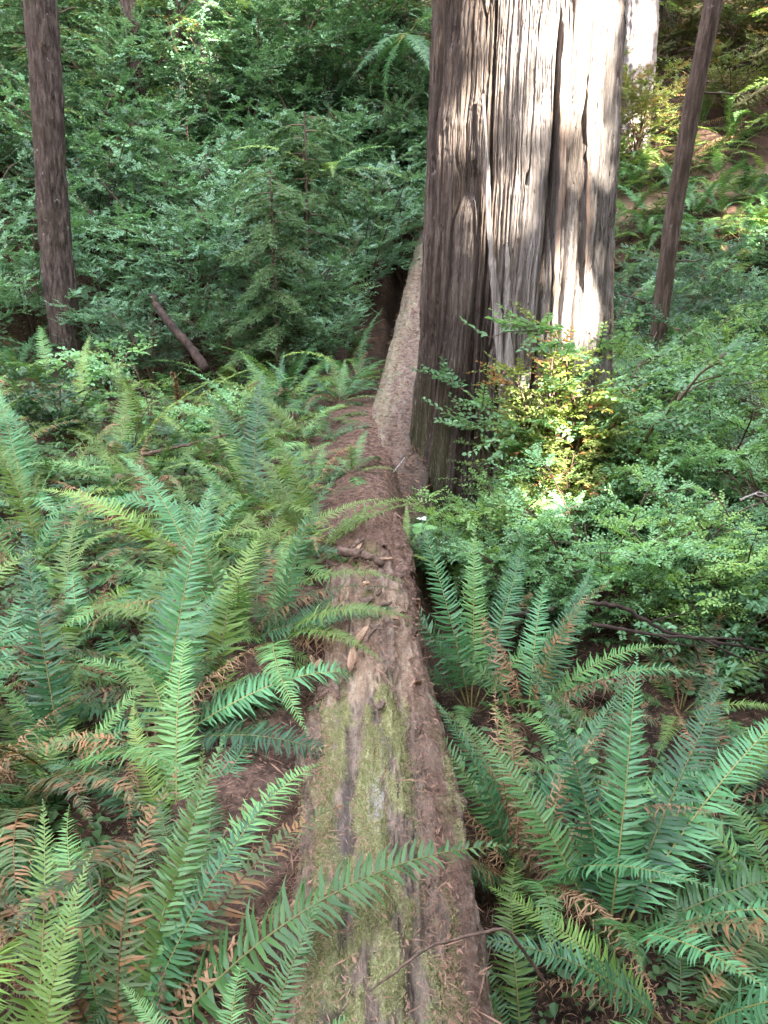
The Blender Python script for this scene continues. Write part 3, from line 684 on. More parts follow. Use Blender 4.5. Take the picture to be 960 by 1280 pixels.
fern(15, 470, 1.35, 12, 'tall blue green fern left of the dark straight tree', GL, ('blue',), dead=0, spread=.8)
fern(95, 478, 1.1, 12, 'blue green fern at the foot of the dark straight tree', GL, ('blue',), dead=0, spread=.8)
for (x, y, s_, l) in ((-0.58, 3.45, .7, 'small fern reaching the duff beside the broken log stretch'), (-0.62, 4.05, .75, 'fern leaning over the duff just before the crossing stick'), (-0.55, 4.75, .65, 'fern at the left rim of the reddish duff path'), (-0.85, 5.3, .8, 'fern between the duff path and the middle rows of the bank'), (-0.55, 5.9, .6, 'fern at the near end of the greyish sloping log'), (-0.7, 6.7, .7, 'fern along the left flank of the greyish sloping log'), (-1.45, 3.4, 1.0, 'fern filling the hollow left of the tall upright fern'), (-2.0, 3.0, 1.05, 'fern at the left edge below the wide fern'), (-1.7, 2.3, 1.0, 'fern at the left edge beside the broad blue green one')):
    fern(0, 0, s_, 12, l, GL, ('green', 'lime'), dead=1, scorched=1, pos=gpos(x, y), spread=1.3)
for (x, y) in ((-1.2, 4.2), (-1.9, 4.4), (-2.6, 4.2), (-1.5, 5.0), (-2.3, 5.2), (-3.1, 5.3), (-1.2, 5.8), (-2.0, 6.1), (-2.9, 6.3), (-3.7, 6.4), (-0.75, 4.6), (-1.0, 3.7), (-1.7, 5.6), (-2.4, 5.7), (-0.95, 6.3), (-1.5, 6.6), (-2.3, 6.8), (-3.2, 7.2), (-1.2, 7.4), (-2.0, 7.7), (-2.9, 7.9), (-3.9, 7.8), (-1.5, 2.9), (-0.62, 3.1)):
    fern(0, 0, random.uniform(.8, 1.1), 11, lab_mid, GL, ('green', 'blue', 'lime'), dead=random.choice((0, 1)), scorched=1, pos=gpos(x, y), spread=1.5)
for (x, y, s_, l) in ((-0.42, 7.7, .85, 'fern beside the middle of the greyish sloping log'), (-0.85, 8.1, .9, 'fern under the rounded tall bush'), (-0.3, 8.6, .9, 'fern against the shaded flank of the greyish sloping log'), (-0.9, 7.2, .85, 'fern at the back of the bank near the greyish sloping log'), (-1.5, 8.2, .95, 'fern at the back of the bank below the rounded tall bush'), (-0.45, 9.6, .9, 'fern in the dark gap left of the greyish sloping log')):
    fern(0, 0, s_, 11, l, GL, ('green', 'blue'), dead=1, scorched=0, pos=gpos(x, y), spread=1.2)
# right hollow
fern(590, 890, 1.05, 9, 'tall fern rising beside the right flank of the broken log stretch', GR_, dead=1,
     az=[(112, -4, 1.0, 'blue', 5), (150, 2, .95, 'blue', 0), (95, 4, .95, 'green', 5), (70, 2, 1.0, 'blue', 0), (168, 12, .9, 'blue', 2), (30, 14, .8, 'green', 1), (-60, 12, .8, 'green', 3), (250, 5, .6, 'green', 4), (55, 12, .9, 'scorched', 0)])
fern(660, 900, 1.0, 9, 'fern stretching fronds sideways to the right of the tall fern', GR_, dead=2, az=[(5, 22, .95, 'blue', 1), (20, 16, .9, 'green', 1), (62, 6, .95, 'blue', 0), (85, 2, .9, 'blue', 1), (160, 15, .8, 'green', 1), (-30, 18, .8, 'scorched', 2), (40, 4, .8, 'blue', 5), (-70, 10, .7, 'green', 2), (140, -20, .8, 'dead', 3), (115, -15, .7, 'dead', 0), (100, -5, .8, 'dead', 1), (-20, -12, .9, 'dead', 0), (15, -25, .9, 'scorched', 1)])
fern(650, 1110, 1.0, 9, 'bright lime fern with drooping twisted fronds right of the mossy log', GR_, dead=4,
     az=[(110, 8, .95, 'lime', 1), (88, 2, .85, 'lime', 1), (135, 5, .9, 'green', 0), (150, 0, .85, 'blue', 5), (40, 4, .9, 'blue', 0), (10, 16, .8, 'green', 1), (60, 14, .9, 'blue', 1), (-50, 16, .9, 'blue', 0), (200, 12, .6, 'blue', 3), (-90, 10, .8, 'green', 1), (110, -25, .85, 'dead', 3), (80, -22, .9, 'dead', 0), (140, -18, .7, 'dead', 2), (175, -20, .7, 'dead', 3), (205, 10, .8, 'scorched', 1), (60, -30, .8, 'dead', 3)])
fern(760, 1190, 1.12, 12, 'large dark fern with long comb like fronds fanning to the right edge', GR_, dead=2,
     az=[(48, 16, 1.1, 'blue', 0), (30, 20, 1.15, 'blue', 0), (66, 8, 1.0, 'green', 0), (84, 4, .95, 'blue', 5), (14, 24, 1.0, 'green', 1), (105, 0, .9, 'blue', 0), (-12, 24, .9, 'blue', 1), (-40, 14, .9, 'scorched', 0), (130, 8, .9, 'green', 1), (-70, 8, .9, 'blue', 0), (-110, 4, .8, 'green', 0)])
fern(850, 1290, 0.95, 11, 'fern standing upright in the bottom corner right of the log', GR_, ('green', 'blue'), dead=2, spread=.7)
fern(655, 1330, 0.85, 10, 'fern at the bottom edge close to the right flank of the mossy log', GR_, ('blue', 'green'), dead=2, spread=.7)
fern(990, 1170, 1.0, 11, 'fern with ragged fronds at the right edge above the corner fern', GR_, ('green', 'blue'), dead=3, scorched=2)
fern(900, 1010, 1.0, 11, 'wide fern behind the large dark fern at the right edge', GR_, ('blue', 'green'), dead=2, scorched=1)
fern(760, 1000, .85, 10, 'fern mixed with brown dead fronds behind the bright lime fern', GR_, ('blue', 'green'), dead=4, scorched=2)
fern(850, 890, .9, 11, 'olive fern at the edge of the bushes in the hollow', GR_, ('green', 'lime'), dead=1, scorched=2)
fern(720, 800, .8, 10, 'pale fern half hidden among the low bushes', GR_, ('blue',), dead=0, spread=.6)
fern(960, 850, .8, 10, 'fern under the bushes at the right edge', GR_, ('blue', 'green'), dead=0)
fern(505, 690, .42, 8, 'tiny fern below the white flower by the log', GR_, ('green', 'lime'), dead=0, scorched=0)

# ------------------------------------------------------------------ bushes
def perp(v):
    a = np.cross(v, [0, 0, 1.0]); n = np.linalg.norm(a)
    return a / n if n > 1e-6 else np.array([1.0, 0, 0])

def make_bush(seed, h=1.2, stems=7, spread=0.6, leaf=0.026, twig_leaves=13, nb=9, nt=5, lmat='huck', flat=0.75, reach=1.0):
    g = np.random.default_rng(seed)
    st = MB(); lf = MB()
    P, D, N, L = [], [], [], []
    for s in range(stems):
        az = s * 2.4 + g.normal(0, .4); out = spread * g.uniform(0.25, 1.0); hh = h * g.uniform(0.6, 1.05)
        tt = np.linspace(0, 1, 9)
        ax = np.array([math.cos(az), math.sin(az), 0])
        pts = ax[None] * (out * tt ** 1.4)[:, None] + np.array([0, 0, 1.0])[None] * (hh * (tt - 0.12 * tt ** 3))[:, None]
        pts += np.cumsum(g.normal(0, 0.012 * h, pts.shape), 0)
        st.tube(pts, np.linspace(0.011, 0.003, 9) * (0.7 + 0.3 * h), 5, rnd=g.random())
        for k in range(nb):
            u = g.uniform(0.22, 1.0); p0 = np.array([np.interp(u, tt, pts[:, i]) for i in range(3)])
            a2 = az + g.normal(0, 1.3); bl = reach * h * g.uniform(0.18, 0.38) * (1.15 - 0.5 * u)
            bd = np.array([math.cos(a2), math.sin(a2), g.uniform(0.05, 0.75)]); bd /= np.linalg.norm(bd)
            bt = np.linspace(0, 1, 5)
            bp = p0[None] + bd[None] * (bl * bt)[:, None] + np.array([0, 0, -0.12 * bl])[None] * (bt ** 2)[:, None] + g.normal(0, 0.008, (5, 3)) * bt[:, None]
            st.tube(bp, np.linspace(0.0035, 0.0015, 5), 3, rnd=g.random(), cap=False)
            tone = np.clip(g.normal(0.5, 0.25), 0, 1)
            for j in range(nt + 1):
                v = 1.0 if j == nt else g.uniform(0.15, 0.95)
                q0 = np.array([np.interp(v, bt, bp[:, i]) for i in range(3)])
                sg = -1 if j % 2 else 1
                pd = perp(bd)
                td = bd * g.uniform(0.4, 1.0) + pd * sg * g.uniform(0.3, 1.0) * (0 if j == nt else 1) + np.array([0, 0, g.normal(0.05, 0.25)])
                td /= np.linalg.norm(td); tl = g.uniform(0.09, 0.19) * (0.7 + 0.3 * h)
                st.tube(np.stack([q0, q0 + td * tl * .5, q0 + td * tl]), [0.0015, 0.0011, 0.0007], 3, rnd=g.random(), cap=False)
                up = np.array([g.normal(0, .25), g.normal(0, .25), 1.0])
                sd = np.cross(up, td); sd /= np.linalg.norm(sd); nn = np.cross(td, sd)
                m = twig_leaves; w = np.linspace(0.08, 1.0, m)
                sgn = np.where(np.arange(m) % 2, 1.0, -1.0)[:, None]
                P.append(q0[None] + td[None] * (tl * w)[:, None])
                D.append(td[None] * g.uniform(0.35, 0.9, (m, 1)) + sd[None] * sgn + g.normal(0, .22, (m, 3)))
                N.append(nn[None] + g.normal(0, 0.35 * (1.6 - flat), (m, 3)))
                L.append(leaf * g.uniform(0.65, 1.2, m) * (1 - 0.3 * w))
                lf.r  # leaf tones follow the branch
                TONE.append(np.clip(tone + g.normal(0, 0.16, m), 0, 1))
    P = np.vstack(P); L = np.concatenate(L)
    tn = np.concatenate(TONE); TONE.clear()
    lf.leaves(P, np.vstack(D), np.vstack(N), L, L * 0.52, rnd=tn)
    return st.mesh('bush_stems', M['twig']), lf.mesh('bush_leaves', M[lmat])
TONE = []

BUSH = {
    'near': [make_bush(1, 0.95, 8, 0.55, 0.031, 13, 11, 6, 'huck'), make_bush(2, 1.05, 8, 0.62, 0.033, 13, 11, 6, 'huck'), make_bush(3, 0.85, 7, 0.55, 0.032, 13, 11, 6, 'huck_lime')],
    'lime': [make_bush(4, 0.95, 8, 0.55, 0.031, 13, 11, 6, 'huck_lime')],
    'dark': [make_bush(5, 1.15, 8, 0.65, 0.030, 13, 10, 6, 'huck_dark'), make_bush(6, 1.2, 8, 0.7, 0.028, 13, 10, 6, 'huck')],
    'tall': [make_bush(7, 2.3, 9, 1.0, 0.048, 15, 13, 7, 'huck_tall', 0.9), make_bush(8, 2.5, 9, 1.05, 0.050, 15, 13, 7, 'huck_dark', 0.9), make_bush(9, 2.2, 9, 1.1, 0.048, 15, 13, 7, 'huck_tall', 0.9)],
    'hill': [make_bush(12, 1.7, 9, 0.95, 0.042, 13, 11, 6, 'hill'), make_bush(13, 1.6, 9, 0.95, 0.040, 13, 11, 6, 'huck_tall')],
    'rust': [make_bush(14, 1.35, 9, 0.22, 0.034, 11, 14, 5, 'huck_rust', 0.3, 0.48)],
    'broad': [make_bush(21, 0.7, 7, 0.45, 0.070, 6, 6, 4, 'huck_dark', 0.5), make_bush(22, 0.6, 6, 0.4, 0.062, 6, 6, 4, 'huck', 0.5)],
    'sprig': [make_bush(15, 0.75, 2, 0.12, 0.026, 10, 7, 3, 'huck_lime')],
}
def bush(kind, pos, s, label, group, v=None, rz=None, name='huckleberry_bush', sink=0.05):
    st, lf = random.choice(BUSH[kind]) if v is None else BUSH[kind][v]
    root = thing(name, label, 'bush', (pos[0], pos[1], pos[2] - sink), (0, 0, random.uniform(0, 6.28) if rz is None else rz), s, group)
    link('stem', st, root); link('foliage', lf, root)
    return root

GB = 'low bushes in the hollow right of the redwood'
bush('dark', gpos(-0.85, 10.0), 1.15, 'dark bush in the shaded gap left of the greyish sloping log', None)
# bushes close to the redwood foot, lighter green
for (px, py, s, k, lab) in (
    (600, 745, 1.0, 'lime', 'light green bush right in front of the redwood foot'),
    (665, 720, .95, 'near', 'soft green bush below the sunlit rusty sprouts'),
    (560, 715, .62, 'lime', 'small pale bush between the log and the redwood foot'),
    (520, 715, .38, 'near', 'tiny grey green bush leaning over the edge of the log'),
    (740, 790, 1.0, 'near', 'bush above the dark branch in the hollow'),
    (650, 790, .8, 'near', 'bush behind the tall fern by the log'),
    (850, 800, 1.0, 'lime', 'yellow green bush around the black sticks'),
    (940, 790, 1.0, 'near', 'bush at the right edge around the grey dead twigs'),
    (760, 700, 1.05, 'near', 'bush right of the sunlit rusty sprouts'),
    (830, 680, 1.1, 'near', 'bush behind the curved brown branch in the hollow'),
    (900, 690, 1.1, 'lime', 'light bush below the leaning thin tree at the right'),
    (985, 690, 1.1, 'near', 'bush cut by the right edge halfway down the photo')):
    bush(k, hit(px, py), s, lab, GB)
for (x, y, s_, k, lab) in ((1.50, 5.95, 1.8, 'near', 'tall light bush pressed against the lit side of the redwood'), (1.55, 5.75, 1.15, 'lime', 'lime bush beside the rusty sprouts at the trunk foot'), (2.35, 5.85, 1.35, 'near', 'bush behind the lime bush beside the rusty sprouts'), (1.0, 5.2, .8, 'lime', 'bush covering the middle of the trunk foot'), (2.85, 8.2, 1.5, 'near', 'bush hiding the foot of the leaning thin tree'), (2.35, 7.0, 1.6, 'near', 'tall bush left of the leaning thin tree')):
    bush(k, gpos(x, y), s_, lab, GB)
lab = 'low green bush in the dense thicket right of the redwood'
for (x, y, s) in ((2.1, 6.2, 1.15), (2.9, 6.1, 1.2), (3.6, 6.3, 1.2), (2.2, 7.1, 1.4), (3.1, 7.2, 1.4), (4.1, 7.3, 1.4), (2.0, 8.2, 1.5), (2.7, 8.4, 1.55), (3.7, 8.5, 1.5), (4.6, 8.6, 1.5), (5.2, 7.5, 1.4), (4.4, 6.2, 1.1), (2.2, 9.6, 1.7), (3.2, 9.8, 1.65), (4.2, 10.0, 1.6), (5.2, 9.9, 1.6), (2.6, 5.3, 1.0), (3.4, 5.2, 1.0), (1.9, 5.5, .95), (4.1, 5.3, 1.0), (2.6, 4.3, .85), (3.2, 4.4, .9), (2.0, 4.5, .85)):
    bush(random.choice(('near', 'near', 'dark', 'near', 'lime')), gpos(x, y), s, lab, GB)
# rusty sunlit sprouts at the right of the trunk foot
bush('rust', gpos(1.16, 5.25), 0.8, 'rusty and lime sprouts in a strip of sunlight at the trunk foot', None, name='redwood_sprout')
bush('rust', gpos(1.22, 5.62), 1.4, 'taller sunlit sprouts climbing the lit side of the redwood trunk', None, name='redwood_sprout')
bush('sprig', hit(612, 690), 1.15, 'slender young shoot rising before the dark trunk foot', None, name='huckleberry_shoot')
bush('sprig', gpos(-2.05, 7.3), 1.0, 'slender leafy shoot rising from the ferns beside the brown stalk', None, name='huckleberry_shoot')

for (x, y, s_, l) in ((1.75, 4.05, .8, 'broad leaved dark plant among the low bushes beyond the right hand ferns'), (2.7, 4.0, .9, 'broad leaved plant at the right edge of the low bushes'), (2.2, 3.3, .7, 'broad leaved plant behind the wide fern at the right edge'), (-2.7, 6.9, .9, 'broad leaved plant in the back rows of the fern bank'), (-1.5, 7.1, .8, 'broad leaved plant between the back rows and the duff path'), (-2.9, 8.8, 1.2, 'broad leaved plant at the foot of the leaning dead stem'), (2.9, 7.9, 1.2, 'broad leaved plant near the leaning thin tree')):
    bush('broad', gpos(x, y), s_, l, None, name='broadleaf_plant')
for (x, y, s_, l) in ((2.75, 5.0, 1.25, 'bare dead shrub with grey stems in the thicket right of the sunlit sprouts'), (3.5, 6.0, 1.5, 'bare dead shrub at the right edge of the thicket')):
    r_ = thing('dead_shrub', l, 'bush', gpos(x, y), (0, 0, x), s_); me_ = BUSH['dark'][0][0].copy(); me_.materials.clear(); me_.materials.append(M['stick']); link('stem', me_, r_)
bush('tall', gpos(3.35, 11.0), .80, 'taller bush filling the space right of the redwood trunk', None, v=0)
bush('tall', gpos(4.3, 12.4), .75, 'taller bush behind the leaning thin tree', None, v=2)
bush('tall', gpos(2.75, 9.8), .62, 'rounded bush close behind the right edge of the redwood trunk', None, v=2)
bush('tall', gpos(5.6, 11.6), .72, 'taller bush at the right edge below the mossy limbs', None, v=0)
GT = 'tall bushes behind the fern bank'
for (x, y, s, k, lab) in (
    (-2.3, 10.4, 1.05, 'tall', 'broad tall bush above the leaning dead stem'),
    (-1.15, 10.2, .95, 'tall', 'rounded tall bush left of the greyish sloping log'),
    (-3.0, 11.6, 1.15, 'tall', 'blue green tall bush right of the dark straight tree'),
    (-4.6, 11.3, .95, 'tall', 'dark bush left of the dark straight tree'),
    (-0.25, 12.4, .95, 'tall', 'bush beside the far end of the greyish sloping log')):
    bush(k, gpos(x, y), s, lab, GT)
lab = 'tall green bush in the dense thicket behind the fern bank'
for (x, y, s) in ((-1.9, 12.2, 1.15), (-0.9, 13.2, 1.1), (-2.9, 13.4, 1.2), (-4.2, 13.0, 1.15), (-5.6, 12.0, 1.05), (-5.8, 10.2, .8), (-4.9, 9.9, .7), (-6.8, 11.0, .9), (0.4, 14.4, 1.05), (-0.3, 15.4, 1.1), (-1.8, 15.0, 1.15), (-3.4, 15.4, 1.2), (-5.2, 15.0, 1.2), (-6.9, 13.8, 1.2), (1.5, 13.3, .95), (1.2, 11.4, .75), (2.0, 12.2, .85), (-3.25, 10.2, .6), (-1.7, 9.6, .55), (-0.75, 9.4, .5), (-2.6, 9.5, .5)):
    bush('tall', gpos(x, y), s, lab, GT)

lab = 'overgrown leafy bush high on the slope behind the thicket'
for (x, y, s) in ((-7.5, 15.5, 1.6), (-6.0, 16.0, 1.6), (-4.6, 16.2, 1.7), (-3.2, 16.6, 1.6), (-2.2, 16.2, 1.6), (-1.0, 16.6, 1.6), (0.2, 16.4, 1.7), (-5.4, 18.0, 1.8), (-3.8, 18.2, 1.8), (-2.0, 18.4, 1.8), (-0.4, 18.4, 1.8), (-7.2, 17.6, 1.8), (1.4, 17.0, 1.5), (1.2, 15.4, 1.2), (-8.6, 16.6, 1.7), (-4.3, 14.3, 1.35), (-2.4, 14.4, 1.3), (-0.8, 14.6, 1.3)):
    bush('tall', gpos(x, y), s, lab, GT, v=random.choice((0, 2, 2, 1)))
GH = 'bushes on the far hillside'
lab = 'olive bush on the steep hillside in the distance'
for i in range(74):
    x = -11 + 22 * ((i * 0.618) % 1); y = 16.2 + 9 * (i / 74) ** 0.9 + random.uniform(-.5, .5)
    if 2.5 < x and abs(y - 15.6 - 0.08 * (x - 5)) < 1.0: y += 1.5
    bush('hill', gpos(x, y), random.uniform(.85, 1.5), lab, GH, v=0 if (x > 1 or random.random() < .35) else 1, name='hillside_bush')
lab = 'bush on the slope between the hollow and the distant trail'
for (x, y, s) in ((3.0, 11.2, .9), (4.0, 11.4, .85), (5.0, 11.3, .9), (6.0, 11.2, .9), (2.9, 12.6, .8), (6.6, 12.6, .85), (7.4, 11.6, .9), (7.8, 13.2, .9), (2.6, 13.9, .9), (3.6, 12.2, .8), (2.4, 12.4, .9), (4.5, 12.1, .8), (5.4, 12.0, .8), (6.1, 12.0, .9), (3.0, 14.7, .8), (7.6, 15.0, .9), (8.4, 14.2, 1.0), (4.3, 13.0, .7), (2.3, 11.2, .9), (5.9, 13.4, .6), (8.6, 12.2, 1.0), (9.0, 10.6, 1.1), (7.0, 9.7, 1.1), (6.2, 8.5, 1.1)):
    bush('hill', gpos(x, y), s, lab, 'bushes on the slope below the trail', v=1, name='hillside_bush')
lab = 'dark green fern hanging on the bank below the distant trail'
bank = [hit(px + random.uniform(-8, 8), py) for py in (222, 246, 272, 300, 330) for px in range(778, 1000, 30)]
for (x, y, z_), s in ((q, random.uniform(1.1, 1.45)) for q in bank):
    fern(0, 0, s, 8, lab, 'ferns on the bank below the trail', ('blue', 'green'), dead=0, scorched=0, pos=gpos(x, y))
lab = 'sunlit grassy fern on the bank above the distant trail'
for (x, y, s) in ((3.6, 16.5, 1.3), (4.3, 16.6, 1.2), (5.0, 16.5, 1.3), (5.6, 16.7, 1.3), (4.0, 17.4, 1.3), (5.0, 17.5, 1.4), (6.3, 16.9, 1.3), (6.0, 17.7, 1.4), (7.0, 17.2, 1.4), (3.0, 15.9, 1.2), (2.6, 15.0, 1.2), (3.2, 17.4, 1.3), (4.6, 18.3, 1.4)):
    fern(0, 0, s, 11, lab, 'ferns on the bank above the trail', ('olive', 'green'), dead=1, scorched=1, pos=gpos(x, y))
fern(0, 0, 1.5, 13, 'fern with hanging strap fronds high up left of the redwood', None, ('blue',), dead=0, scorched=0, pos=(0.35, 15.2, 4.1), spread=2.2)
fern(0, 0, 1.2, 11, 'single fern high among the bushes left of the redwood', None, ('green', 'blue'), dead=0, scorched=0, pos=(-0.75, 11.4, 1.9))

# ------------------------------------------------------------------ trees
def trunk_mesh(h, r0, r1, seed, mat, lean=(0, 0), bend=0.15, flare=0.25, sides=64, n=420, rough=0.11):
    z = np.linspace(-0.4, h, n); a = np.linspace(0, 2 * math.pi, sides, endpoint=False)
    Z, A = np.meshgrid(z, a, indexing='ij')
    t = np.clip(Z / h, 0, 1)
    r = r0 + (r1 - r0) * t + r0 * flare * np.exp(-np.clip(Z, 0, 9) / 0.25)
    r = r * (1 + rough * noise(np.cos(A) * 2.5, np.sin(A) * 2.5, Z * 1.6, seed) + rough * 1.5 * (1 - np.abs(noise(np.cos(A) * 7, np.sin(A) * 7, Z * 3.5, seed + 1)) * 2) * .5 + rough * fbm(np.cos(A) * 16, np.sin(A) * 16, Z * 14, seed + 2, 2))
    X = np.cos(A) * r + lean[0] * Z + bend * r0 * np.sin(Z * 1.1 + seed); Y = np.sin(A) * r + lean[1] * Z
    b = MB(); b.add(np.stack([X, Y, Z], -1).reshape(-1, 3), grid_quads(n, sides, True))
    return b.mesh('trunk', mat)

def make_crown(seed, z0, z1, rad, nbr, mat, ns=46, leaf=0.075, droop=0.35, dens=1.0):
    """whorls of drooping boughs with flat sprays; returns bough wood and foliage meshes"""
    g = np.random.default_rng(seed); wd = MB(); lf = MB(); P, D, N, L = [], [], [], []
    for k in range(nbr):
        z = z0 + (z1 - z0) * (k + g.random()) / nbr; az = k * 2.399 + g.normal(0, .3)
        ln = rad * g.uniform(0.55, 1.05) * (1 - 0.45 * (z - z0) / (z1 - z0))
        t = np.linspace(0, 1, 8); ax = np.array([math.cos(az), math.sin(az), 0]); pd = np.array([-ax[1], ax[0], 0])
        bp = ax[None] * (ln * t)[:, None] + pd[None] * (0.1 * ln * np.sin(t * 3 + k))[:, None]
        bp[:, 2] = z + ln * (0.16 * t - droop * t ** 2)
        wd.tube(bp, np.linspace(0.014, 0.003, 8) * (rad / 1.6), 4, rnd=g.random(), cap=False)
        tone = np.clip(g.normal(.5, .25), 0, 1)
        for j in range(int(ns * dens)):
            u = g.uniform(0.12, 1.0) ** 0.8; q = np.array([np.interp(u, t, bp[:, i]) for i in range(3)])
            sg = g.choice((-1, 1)); sl = ln * g.uniform(0.12, 0.34) * (1.15 - 0.7 * u)
            sd = ax * g.uniform(0.3, 0.9) + pd * sg * g.uniform(0.4, 1.0) + np.array([0, 0, g.normal(-0.22, 0.18)]); sd /= np.linalg.norm(sd)
            m = 11; w = np.linspace(0.05, 1, m)
            s2 = np.cross([0, 0, 1.0], sd); s2 /= np.linalg.norm(s2)
            sgn = np.where(np.arange(m) % 2, 1.0, -1.0)[:, None]
            pp = q[None] + sd[None] * (sl * w)[:, None]; pp[:, 2] -= 0.25 * sl * w ** 2
            P.append(pp); D.append(sd[None] * 0.9 + s2[None] * sgn * g.uniform(.4, 1, (m, 1)) + g.normal(0, .2, (m, 3)))
            N.append(np.array([0, 0, 1.0])[None] + g.normal(0, .4, (m, 3))); L.append(leaf * g.uniform(.6, 1.25, m))
            TONE.append(np.clip(tone + g.normal(0, .2, m), 0, 1))
    L = np.concatenate(L); tn = np.concatenate(TONE); TONE.clear()
    lf.leaves(np.vstack(P), np.vstack(D), np.vstack(N), L, L * 0.30, rnd=tn, simple=True)
    return wd.mesh('boughs', M['twig']), lf.mesh('crown', M[mat])

def tree(name, label, pos, tr, crown=None, crown_z=0, s=1.0, rz=0.0, group=None, stubs=0):
    root = thing(name, label, 'tree', pos, (0, 0, rz), s, group)
    link('trunk', tr, root)
    if stubs:
        g = np.random.default_rng(stubs)
        for k in range(9):
            z = g.uniform(.8, 4.2); az = g.uniform(0, 6.28); L_ = g.uniform(.15, .5); c = np.array([(0.045 if stubs == 5 else .055) * z, 0, z])
            d = np.array([math.cos(az), math.sin(az), g.uniform(-.35, .3)]); b = MB(); tt = np.linspace(0, 1, 6)[:, None]
            b.tube(c + d * tt * L_ + g.normal(0, .012, (6, 3)) * tt, np.linspace(.013, .004, 6), 5); link('branch_stub', b.mesh('branch_stub', M['twig']), root)
    if crown:
        link('bough', crown[0], root, (0, 0, crown_z)); link('crown', crown[1], root, (0, 0, crown_z))
    return root

highcrown = make_crown(31, 0, 4, 1.5, 26, 'needle', 22, 0.16)
lx, ly = -3.75, 10.1
tree('conifer_tree', 'dark straight tree trunk rising from the ferns at the left', (lx, ly, float(ground_z(lx, ly))), trunk_mesh(14, 0.172, 0.10, 3, M['bark_dark'], (0.045, 0), flare=.25), highcrown, 10.0, stubs=5)
rx, ry = 2.80, 9.0
tree('thin_tree', 'thin brown tree leaning to the right beyond the redwood', (rx, ry, float(ground_z(rx, ry))), trunk_mesh(11, 0.088, 0.06, 8, M['bark_mid'], (0.055, 0), bend=.5, flare=.3), (make_crown(33, 0, 3, 1.2, 20, 'needle', 22, 0.14)), 8.5, stubs=6)
p = at_y(172, 110, 15.5); gx = p[0]
tree('conifer_tree', 'slim dark trunk above the tall bushes at the upper left', gpos(gx, 15.5), trunk_mesh(12, 0.13, 0.08, 12, M['bark_dark'], (-.01, 0)), highcrown, 10.0)
p = at_y(256, 60, 17.0)
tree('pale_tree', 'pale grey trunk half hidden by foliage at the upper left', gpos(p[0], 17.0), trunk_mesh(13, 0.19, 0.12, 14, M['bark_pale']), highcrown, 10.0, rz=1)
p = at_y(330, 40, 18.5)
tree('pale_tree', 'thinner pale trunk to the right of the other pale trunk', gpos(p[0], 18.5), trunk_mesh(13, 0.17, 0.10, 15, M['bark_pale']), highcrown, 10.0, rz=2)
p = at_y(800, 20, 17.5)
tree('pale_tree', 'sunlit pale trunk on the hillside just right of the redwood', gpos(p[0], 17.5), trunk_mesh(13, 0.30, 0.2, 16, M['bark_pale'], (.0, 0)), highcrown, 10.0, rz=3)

# mossy maple with arching limbs, upper right
def mossy():
    root = thing('mossy_tree', 'dark tree with arching moss covered limbs in the upper right corner', 'tree', gpos(6.0, 12.6))
    link('trunk', trunk_mesh(9, 0.16, 0.10, 22, M['bark_dark'], (-.02, 0)), root)
    g0 = float(ground_z(6.0, 12.6))
    def limb(pts, r0, r1):
        pts = np.array(pts, float); k = np.linspace(0, 1, len(pts)); t = np.linspace(0, 1, 26)
        P = np.stack([np.interp(t, k, pts[:, i]) for i in range(3)], 1)
        for _ in range(4): P[1:-1] = (P[:-2] + P[1:-1] * 2 + P[2:]) / 4
        b = MB(); b.tube(P, np.linspace(r0, r1, 26) * (1 + .25 * noise(t * 20, r0 * 50, 0, 3)), 9)
        lm = link('limb', b.mesh('limb', M['mossy_bark']), root)
        n = 700; u = RNG.random(n); Q = np.stack([np.interp(u, t, P[:, i]) for i in range(3)], 1)
        mb = MB(); mb.leaves(Q, RNG.normal(0, 1, (n, 3)) + [0, 0, -.5], RNG.normal(0, 1, (n, 3)), RNG.uniform(.05, .12, n), .02, simple=True)
        tag(link('hanging_moss', mb.mesh('hanging_moss', M['mossblade']), lm), kind='stuff')
    for A_ in ([(0, 0, 2.6), (-.4, -.3, 3.1), (-1.0, -.5, 3.05), (-1.5, -.6, 2.75)], [(0, 0, 2.9), (-.35, -.3, 3.45), (-.9, -.5, 3.6), (-1.35, -.6, 3.3)],
               [(0, 0, 2.0), (-.3, -.4, 2.25), (-.55, -.6, 2.55), (-.8, -.8, 3.0)], [(0, 0, 2.3), (.5, -.3, 2.7), (1.2, -.5, 2.6)]):
        limb(A_, 0.055, 0.028)
mossy()

# drooping conifers that close the view
crowns = [make_crown(41, 0, 8, 2.1, 60, 'needle', 34, 0.085), make_crown(42, 0, 7, 1.9, 56, 'needle_soft', 34, 0.075), make_crown(43, 0, 9, 2.4, 64, 'needle', 32, 0.09)]
trs = [trunk_mesh(10.5, 0.13, 0.04, 51, M['bark_dark']), trunk_mesh(9, 0.10, 0.03, 52, M['bark_mid']), trunk_mesh(12, 0.16, 0.05, 53, M['bark_dark'])]
GC = 'conifers closing the view'
for (x, y, v, zc, lab) in (
    (-3.6, 16.6, 0, .5, 'conifer with drooping boughs behind the blue green tall bush'),
    (-6.0, 16.8, 2, .6, 'large shadowy conifer at the far left'),
    (-1.7, 17.4, 1, .4, 'soft green conifer between the pale trunks and the redwood'),
    (0.3, 17.6, 2, .3, 'dark conifer just left of the redwood top'),
    (-8.2, 14.5, 0, .5, 'conifer leaning in from the left edge behind the ferns'),
    (7.6, 15.3, 2, .8, 'dark conifer behind the mossy limbs at the upper right'),
    (4.6, 19.8, 0, .4, 'conifer on the hillside between the redwood and the leaning tree')):
    tree('conifer_tree', lab, gpos(x, y), trs[v], crowns[v], zc, rz=random.uniform(0, 6), group=GC)
lab = 'dark conifer on the crest of the hillside far behind'
